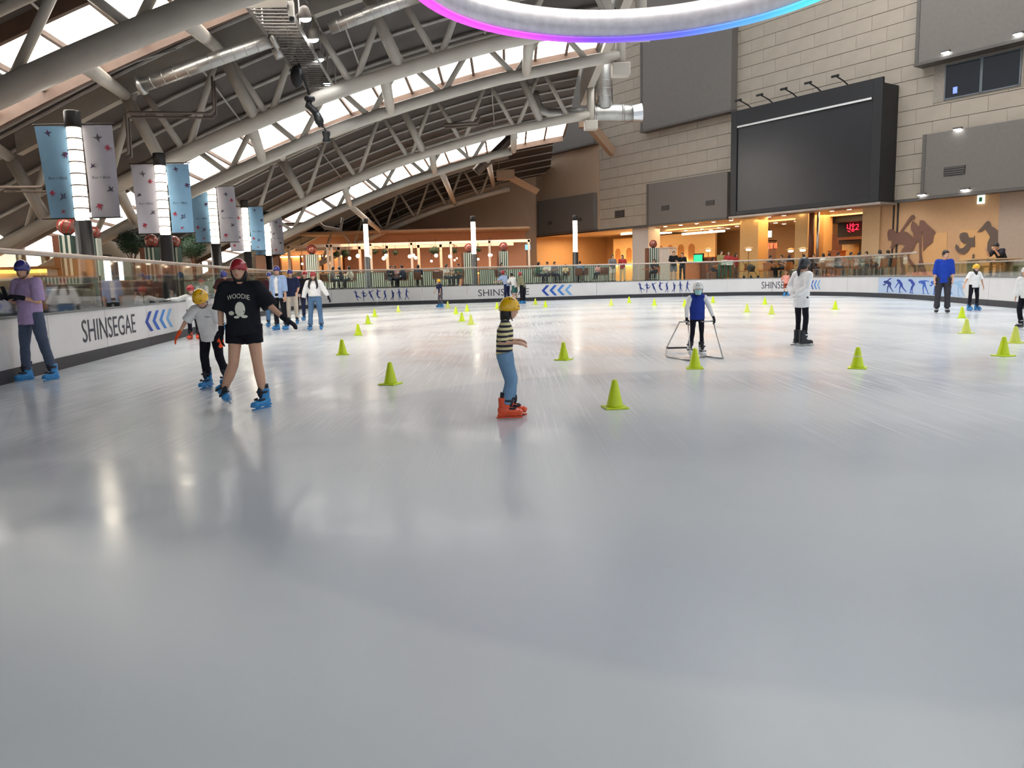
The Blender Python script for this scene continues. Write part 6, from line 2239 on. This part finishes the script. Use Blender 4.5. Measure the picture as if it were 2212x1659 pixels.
# --- skaters on the left behind the near ones
person('child in white jacket and red helmet holding on to the left boards', (421, 733), (.1, -1),
       dict(thR=(.06, .05, -1), thL=(-.05, .05, -1), uaR=(.80, .15, -.25), faR=(.90, .2, .05), uaL=(-.3, .05, -1), faL=(-.1, .3, -1), nod=.2),
       dict(kid=.8, top=WHC, pants=BLKC, skate='orange', helmet=HRD, fit=.024, hem=-.15, sleeve=1.9, topname='jacket', glove=WHC), top_px=616, vox=.014, group=SKT)
person('man in dark brown shirt, white trousers and blue helmet bending his head', (496, 712), (.05, -1),
       dict(lean=(0, .18, 1), nod=.7, uaR=(.40, .20, -.9), faR=(-.20, .65, -.6), uaL=(-.40, .20, -.9), faL=(.20, .65, -.6), thR=(.1, .1, -1), thL=(-.1, .1, -1)),
       dict(top=cl('dark_brown', (70, 42, 42)), pants=WHC, skate='blue', helmet=HB, fit=.03, hem=-.12, sleeve=.95, legw=1.1), top_px=586, vox=.014, group=SKT)
person('skater in maroon shirt and jeans with purple helmet half hidden behind the black t-shirt', (590, 706), (.1, -1),
       dict(thR=(.05, .02, -1), thL=(-.08, .05, -1)), dict(top=cl('maroon', (66, 34, 44)), pants=JEAN, skate='blue', helmet=HB, fit=.02, sleeve=.95, legw=1.15), top_px=589, vox=.016, group=SKT)
person('young man in open light blue shirt over white tee with blue helmet', (609, 713), (-.35, -.94),
       dict(thR=(.08, .02, -1), thL=(-.10, .02, -1), shL=(-.08, -.02, -1), uaR=(.16, .0, -1), faR=(.05, .15, -1), uaL=(-.16, 0, -1), faL=(-.05, .15, -1), turn=.35),
       dict(top=WHC, open=cl('sky_shirt', (156, 180, 216)), pants=BLKC, skate='blue', helmet=HB, fit=.008, hem=-.12, sleeve=.4), top_px=576, vox=.014, group=SKT)
person('skater in navy t-shirt, beige trousers and blue helmet behind the light blue shirt', (634, 701), (.1, -1),
       dict(uaR=(.2, .1, -1), uaL=(-.25, .1, -1), faL=(.1, .7, -.6)), dict(top=NAV, pants=cl('beige', (206, 192, 176)), skate='blue', helmet=HB, fit=.022, sleeve=.95), top_px=583, vox=.016, group=SKT)
person('child in grey vest and red helmet with crossed hands among the left skaters', (650, 684), (.05, -1),
       dict(uaR=(.2, .2, -1), faR=(-.5, .6, .1), uaL=(-.2, .2, -1), faL=(.5, .6, .1)), dict(kid=.5, top=WHC, vest=cl('grey_vest', (150, 146, 156)), pants=BLKC, skate='blue', helmet=HRD, sleeve=1.9, fit=.006, glove=GL_K), top_px=598, vox=.016, group=SKT)
person('skater in black top and red helmet behind the white jacket girl', (665, 692), (-.05, -1),
       dict(), dict(top=BLKC, pants=NAV, skate='blue', helmet=HRD, sleeve=1.9, fit=.02), top_px=586, vox=.016, group=SKT)
person('girl in cropped white jacket and blue jeans with long dark hair and red helmet', (683, 713), (.0, -1),
       dict(thR=(.12, .02, -1), shR=(.10, -.02, -1), thL=(-.10, .02, -1), shL=(-.04, -.02, -1), uaR=(.38, .08, -.92), faR=(.22, .2, -.95), uaL=(-.50, .08, -.86), faL=(-.50, .15, -.85)),
       dict(top=WHC, pants=JEAN, skate='blue', helmet=HRD, fit=.030, hem=.10, sleeve=1.85, legw=1.05, cuff=1.3, long='braids', glove=GL_K, topname='jacket'), top_px=588, vox=.014, group=SKT)
# --- far skaters
person('small far child in dark top and yellow helmet skating left before the boards', (952, 664), (-.85, -.5),
       dict(lean=(0, .12, 1), uaR=(.3, .3, -1), faR=(.1, .5, -.8), uaL=(-.3, .2, -1), thR=(.05, .2, -1), thL=(-.05, 0, -1)), dict(kid=.5, top=NAV, pants=cl('grey_pants', (96, 92, 98)), skate='blue', helmet=HY, sleeve=.95, fit=.02, hem=-.2), top_px=603, vox=.018, group='far skaters at the boards')
person('far skater in light blue shirt and red helmet leaning on the boards', (1096, 656), (-.75, .66),
       dict(lean=(0, .45, 1), uaR=(.1, .7, -.6), faR=(0, 1, -.3), uaL=(-.1, .7, -.6), faL=(0, 1, -.3)), dict(top=cl('pale_blue', (166, 186, 220)), pants=NAV, skate='blue', helmet=HRD, sleeve=.95, fit=.02), top_px=585, vox=.018, group='far skaters at the boards')
person('far skater in white t-shirt and green shorts leaning on the boards', (1113, 656), (-.7, .7),
       dict(lean=(0, .35, 1), uaR=(.1, .6, -.7), faR=(0, 1, -.3), uaL=(-.1, .6, -.7), faL=(0, 1, -.3)), dict(top=WHC, pants=cl('green_shorts', (66, 112, 104)), legl=.85, skate='blue', sleeve=.95, fit=.02), top_px=590, vox=.018, group='far skaters at the boards')
person('far skater in olive top, black wide trousers and red helmet at the boards', (1130, 656), (-.8, .6),
       dict(lean=(0, .25, 1), uaR=(.1, .4, -.8), faR=(0, .8, -.4)), dict(top=cl('olive', (134, 132, 104)), pants=BLKC, legw=1.2, cuff=1.5, skate='blue', helmet=HRD, sleeve=1.8, fit=.015), top_px=588, vox=.018, group='far skaters at the boards')
person('small far child in pink top and red shorts facing the boards', (1698, 640), (.1, 1),
       dict(lean=(0, .2, 1), uaR=(.2, .6, -.5), uaL=(-.2, .6, -.5)), dict(kid=.8, top=cl('pink', (226, 152, 136)), pants=cl('rust', (150, 66, 50)), legl=.9, skate='blue', sleeve=1.6, fit=.03, hairm=mat('light_hair', (150, 104, 70), .6)), top_px=586, vox=.018, group='far skaters at the boards')

# ---------------- things in hand
def wpos(root, p):
    return M.Translation(root.location) @ M.Rotation(root.rotation_euler.z, 4, 'Z') @ V(p)


hp = (J1['wrR'] + J1['wrL']) * .5 + V((0, .10, .05))
Q = wpos(p1, hp)
t = empty('smartphone', Q, p1.rotation_euler.z, 'dark smartphone held by the lilac t-shirt skater', 'phone')
link('phone_case', MB().box((0, 0, .03), (.075, .012, .15), M.Rotation(-.3, 3, 'X'), .005).mesh('p', BLACK), t)
link('phone_screen', MB().box((0, -.008, .028), (.066, .004, .138), M.Rotation(-.3, 3, 'X')).mesh('p', mat('phone_glass', (60, 70, 90), .1)), t)

# skating frame: three-sided tube stand pushed by the child
G = lambda px, py: gp(px, py)
hR, hL = wpos(p16, J16['wrR']), wpos(p16, J16['wrL'])
tz = (hR.z + hL.z) / 2 - .055
dep = hR.y - .06
A, B = at(1468, 694, dep), at(1541, 692, dep)
tl_, tr_ = V((A.x, dep, tz)), V((B.x, dep, tz))
f1, f2_, f3, f4 = G(1440, 772), G(1562, 776), G(1440, 758), G(1492, 781)
t = empty('skating_frame', (f1 + f2_) * .5, 0, 'thin steel skating aid frame held by the blue vest child', 'skating frame')
bk = V((0, .34, 0))
ob('top_handle', MB().loft([tl_, V((at(1489, 694, dep).x, dep, tz)), V((at(1489, 694, dep).x, dep, tz)) + bk, V((at(1517, 694, dep).x, dep, tz)) + bk, V((at(1517, 694, dep).x, dep, tz)), tr_], .012, None, 8), CHROME, t, True, True)
for nm, pts in (('side_leg', [tl_, f3 + V((0, 0, .06)), f1 + V((0, 0, .02))]), ('side_leg', [tr_, f2_ + V((0, .1, .10)), f2_ + V((0, 0, .02))])):
    ob(nm, MB().loft(pts, .012, None, 8), CHROME, t, True, True)
ob('base_runner', MB().loft([f1 + V((0, 0, .014)), f4 + V((0, 0, .014))], .012, None, 8), CHROME, t, True, True)
ob('base_runner', MB().loft([f2_ + V((0, 0, .014)), G(1520, 771) + V((0, 0, .014))], .012, None, 8), CHROME, t, True, True)
ob('cross_bar', MB().loft([f3 + V((0, 0, .05)), G(1484, 757) + V((0, 0, .05))], .016, None, 8), BLACK, t, True, True)
ob('inner_leg', MB().loft([V((at(1486, 694, dep).x, dep, tz)), f4 + V((0, 0, .014))], .010, None, 8), CHROME, t, True, True)

# ================================================================== DINERS AND VISITORS
SITP = dict(lean=(0, .10, 1), thR=(.12, 1, -.06), shR=(.0, .08, -1), thL=(-.12, 1, -.06), shL=(0, .08, -1), uaR=(.15, .35, -1), faR=(-.25, .9, .25), uaL=(-.15, .35, -1), faL=(.25, .9, .25), seat=.57, nod=.25)
TOPS = dict(grey=(120, 118, 120), dark=(46, 44, 50), white=(220, 212, 202), cream=(222, 196, 160), navy=(46, 54, 82), pink=(206, 150, 150), olive=(150, 142, 92), red=(166, 56, 58), green=(74, 104, 84), brown=(120, 88, 72), black=(28, 27, 30), blue=(110, 140, 170))
SEATED = [(716, 46.0, 'grey', (1, .2), 'in grey by the white jacket skater'), (737, 46.6, 'dark', (-1, -.3), 'in dark clothes left of the cafe table'), (758, 46.0, 'white', (-1, .1), 'in a white shirt turned left at the cafe table'), (842, 46.2, 'dark', (.6, -.8), 'in dark grey left of a bowed pair'),
          (853, 46.8, 'pink', (0, -1), 'in pale pink between two dark diners'), (872, 46.2, 'navy', (-1, .2), 'in navy leaning left over a table'), (903, 46.0, 'navy', (.1, 1), 'in navy on a brown chair seen from behind'), (943, 46.2, 'pink', (0, 1), 'in pink and white above the far yellow helmet child'), (962, 46.8, 'white', (.8, -.5), 'in white beside the kiosk'),
          (992, 46.0, 'green', (-.4, -.9), 'in green before the middle lamp post'), (1081, 46.2, 'grey', (.6, -.7), 'in grey hoodie behind the leaning skaters'), (1160, 47.4, 'green', (1, -.1), 'in dark green above the board chevrons'), (1184, 47.6, 'white', (-.5, -.8), 'in white above the board chevrons'), (1196, 47.8, 'grey', (.5, -.8), 'in grey left of the right lamp post'),
          (1222, 47.3, 'cream', (-.2, -1), 'child in cream by the right lamp post'), (1252, 47.6, 'blue', (.3, 1), 'in pale blue right of the lamp post'), (1293, 47.6, 'pink', (-.6, -.6), 'child in pink left of the standing pair'), (1415, 47.6, 'dark', (-.5, -.8), 'in dark clothes by the striped kiosk'),
          (1536, 46.8, 'brown', (.8, -.4), 'in brown by the bakery seats'), (1660, 45.6, 'dark', (.7, -.6), 'in dark clothes left of the saucer lamp'), (1690, 45.4, 'brown', (-.7, -.6), 'in brown facing left at the lamp'), (1704, 44.4, 'dark', (.4, .9), 'in black before a food tray'), (1736, 45.4, 'cream', (.2, 1), 'in a cream shirt seen from behind'),
          (1757, 44.8, 'dark', (-.4, -.9), 'in dark red scarf by the bright column'), (1779, 43.8, 'cream', (0, 1), 'in cream behind the white shirt girl'), (1790, 43.2, 'cream', (.4, .9), 'in a pale shirt on an orange chair'), (1806, 42.6, 'dark', (.6, -.7), 'in a dark patterned top beside the pink dress'),
          (1833, 42.8, 'green', (.5, -.8), 'in dark green facing the kitchen'), (1851, 41.6, 'grey', (.9, .2), 'in grey with crossed legs near the boards'), (1872, 42.0, 'brown', (-.6, -.6), 'in brown by the kitchen shelves'), (1902, 39.3, 'white', (-.3, 1), 'in white on the tall tan chair'), (1921, 40.0, 'black', (-.6, .7), 'in black before the first mural figure')]
STAND = [(1455, 46.0, 'black', 'grey', (-.2, -1), 1.72, 'standing visitor in black t-shirt and grey shorts at the rail', .85), (1474, 46.2, 'black', 'dark', (-.5, -.9), 1.62, 'standing visitor in black beside the grey shorts visitor', 1), (1557, 45.7, 'olive', 'green', (.2, -1), 1.66, 'standing visitor in olive shirt holding a white sign', 1),
         (1573, 45.6, 'red', 'green', (-.1, -1), 1.62, 'standing visitor in dark red top holding a white sign', 1), (1588, 46.0, 'red', 'brown', (.6, -.7), 1.5, 'standing visitor in bright red jacket beside the sign bearers', 1), (1323, 47.0, 'grey', 'white', (.3, -1), 1.62, 'standing visitor in grey top and white shorts left of the white column', .8),
         (1345, 46.9, 'red', 'cream', (-.5, -.9), 1.6, 'standing visitor in red top and pale trousers left of the white column', 1)]
for px, Y, c, fw_, lb in SEATED:
    x, y = dp(px, Y)
    rzz = math.atan2(-fw_[0], fw_[1])
    chair(x, y, rzz, 'dining chair under the diner ' + lb, WOODD if Y > 45 and px < 1300 else WOODC if px > 1300 else GREYC, 'occupied dining chairs')
    if SEATED.index((px, Y, c, fw_, lb)) in (2, 5, 8, 9, 11, 13, 17, 18, 20, 22, 25, 28, 31, 34, 36):
        ff = V((fw_[0], fw_[1], 0)).normalized() * .72
        if all(math.hypot(dp(q[0], q[1])[0] - x - ff.x, q[1] - y - ff.y) > .62 for q in SEATED + STAND if q[0] != px):
          table(x + ff.x, y + ff.y, rzz, 'small table before the diner ' + lb)
    person('seated diner ' + lb, V((x, y, 0)), fw_, SITP, dict(top=cl('d_' + c, TOPS[c]), pants=cl('d_pants', (54, 56, 68)), sleeve=.95 if random.random() < .5 else 1.8, fit=.018, long='bob' if random.random() < .45 else None, kid=.6 if 'child' in lb else 0), H=1.2 if 'child' in lb else 1.66, vox=.024, group='diners around the rink', z0=FZ)
for px, Y, c, c2, fw_, H_, lb, ll in STAND:
    x, y = dp(px, Y)
    ps = dict(uaR=(.15, .2, -1), faR=(-.15, .9, .1), uaL=(-.15, .2, -1), faL=(.15, .9, .1)) if 'sign' in lb and 'bearers' not in lb else dict(uaR=(.2, .1, -1), uaL=(-.2, .1, -1), faL=(.3, .8, .1))
    r_, Jq, Lq, _ = person(lb, V((x, y, 0)), fw_, ps, dict(top=cl('d_' + c, TOPS[c]), pants=cl('p_' + c2, TOPS[c2]), legl=ll, sleeve=.95, fit=.02, long='bob' if c == 'red' else None), H=H_, vox=.022, group='visitors standing at the rail', z0=FZ)
    if 'white sign' in lb:
        hp = (Jq['wrR'] + Jq['wrL']) * .5 + V((0, .14, -.12))
        t = empty('paper_sign', wpos(r_, hp), r_.rotation_euler.z, 'white paper sign held by the %s visitor' % ('olive shirt' if c == 'olive' else 'dark red'), 'sign')
        link('sign_sheet', MB().box((0, 0, 0), (.36, .012, .28), None, .004).mesh('s', mat('paper_white', (226, 226, 214), .7)), t)
        for q in range(2):
            link('print_line', MB().box((0, .008, .05 - .09 * q), (.26, .003, .02)).mesh('s', mat('print_green', (70, 110, 90), .7)), t)
# person bent over a table far right
Pq = at(2168, 560, 28.5)
person('person in dark shirt bent over a table at the right edge', V((Pq.x, Pq.y, 0)), (-.95, -.3), dict(lean=(0, .65, 1), thR=(.1, 1, -.1), shR=(0, .05, -1), thL=(-.1, 1, -.1), shL=(0, .05, -1), uaR=(.1, .8, -.6), faR=(-.1, .6, .7), uaL=(-.1, .8, -.6), faL=(.1, .6, .7), seat=.56, nod=.5),
       dict(top=cl('d_dark', TOPS['dark']), pants=cl('d_pants', (54, 56, 68)), fit=.02, sleeve=.95), H=1.7, vox=.016, group='diners around the rink', z0=FZ)
for dx, lb in ((-.75, 'left of the bent person'),):
    t = empty('picnic_table', (Pq.x + dx + .3, Pq.y - .2, FZ), .3, 'pale wooden picnic table under the bent person', 'table')
    PWD = mat('pale_wood', (176, 146, 104), .6)
    link('table_top', MB().bb(-1.3, .9, -.35, .35, .62, .68, .02).mesh('t', PWD), t)
    for a in (-1.0, .6):
        link('table_leg', MB().bb(a - .06, a + .06, -.2, .2, 0, .62).mesh('t', PWD), t)
t = empty('picnic_bench', (Pq.x + .1, Pq.y + .45, FZ), .3, 'pale wooden bench behind the bent person', 'bench')
link('bench_seat', MB().bb(-1.1, 1.0, -.2, .2, .36, .42, .02).mesh('t', mat('moss_wood', (150, 144, 92), .7)), t)
for a in (-.9, .8):
    link('bench_leg', MB().bb(a - .05, a + .05, -.15, .15, 0, .36).mesh('t', mat('moss_wood', (150, 144, 92), .7)), t)

apply_jobs()

# ---------------- prints on clothes (laid on the finished shirt surface)
def print_cloth(root, target, mb_, m, name, fwd_dir, lift=.004):
    bvh = BVHTree.FromPolygons([v.co.copy() for v in target.data.vertices], [tuple(p.vertices) for p in target.data.polygons])
    out = MB()
    for p in mb_.v:
        o_ = V(p) + V((0, .6, 0))
        hit = bvh.ray_cast(o_, V((0, -1, 0)))
        out.v.append(tuple((hit[0] if hit[0] else V(p)) + V((0, lift, 0))))
    out.f = list(mb_.f)
    return link(name, out.mesh(name, m), target)


c = (J3['pel'] + J3['neck']) * .5
PRW = mat('print_cream', (232, 228, 212), .8)
PRG = mat('print_green_dark', (70, 92, 60), .8)
tt = text_mb('WOODIE', .078)
a, b_ = width(tt)
w_ = .235
k_ = w_ / (b_ - a)
vv = []
for p in tt.v:
    u = -((p[0] - a) * k_ - w_ / 2)          # mirrored: the wearer faces -y of the picture, local x runs right to left
    vv.append((c.x + u, 0, c.z + .085 + p[1] * k_ * 1.25 - 1.6 * u * u))
tt.v = vv
print_cloth(p3, tp3, tt, PRW, 'chest_lettering', 1, .006)
oval = MB()
for cx_, cz_, rx, rz_ in ((-.018, -.030, .052, .078), (.078, -.070, .034, .023), (.022, -.112, .030, .014), (-.058, -.108, .030, .016)):
    n_ = len(oval.v)
    oval.v += [(c.x + cx_ + rx * cos(2 * pi * i / 14), 0, c.z + cz_ + rz_ * sin(2 * pi * i / 14)) for i in range(14)] + [(c.x + cx_, 0, c.z + cz_)]
    oval.f += [(n_ + i, n_ + (i + 1) % 14, n_ + 14) for i in range(14)]
print_cloth(p3, tp3, oval, PRW, 'chest_patch', 1, .007)
bar_ = MB()
bar_.v = [(c.x + .05, 0, c.z - .066), (c.x - .06, 0, c.z - .048), (c.x - .06, 0, c.z - .062), (c.x + .05, 0, c.z - .082)]
bar_.f = [(0, 1, 2, 3)]
print_cloth(p3, tp3, bar_, PRG, 'chest_stroke', 1, .009)
# small dark print line on the white t-shirt
c = J2['pel'].lerp(J2['neck'], .62)
ln = MB(); ln.v = [(c.x - .03 - .02 * i, 0, c.z + z_) for i in range(4) for z_ in (0, .008)]; ln.f = [(2 * i, 2 * i + 2, 2 * i + 3, 2 * i + 1) for i in range(3)]
print_cloth(p2, tp2, ln, LETTER, 'shirt_print', 1, .006)
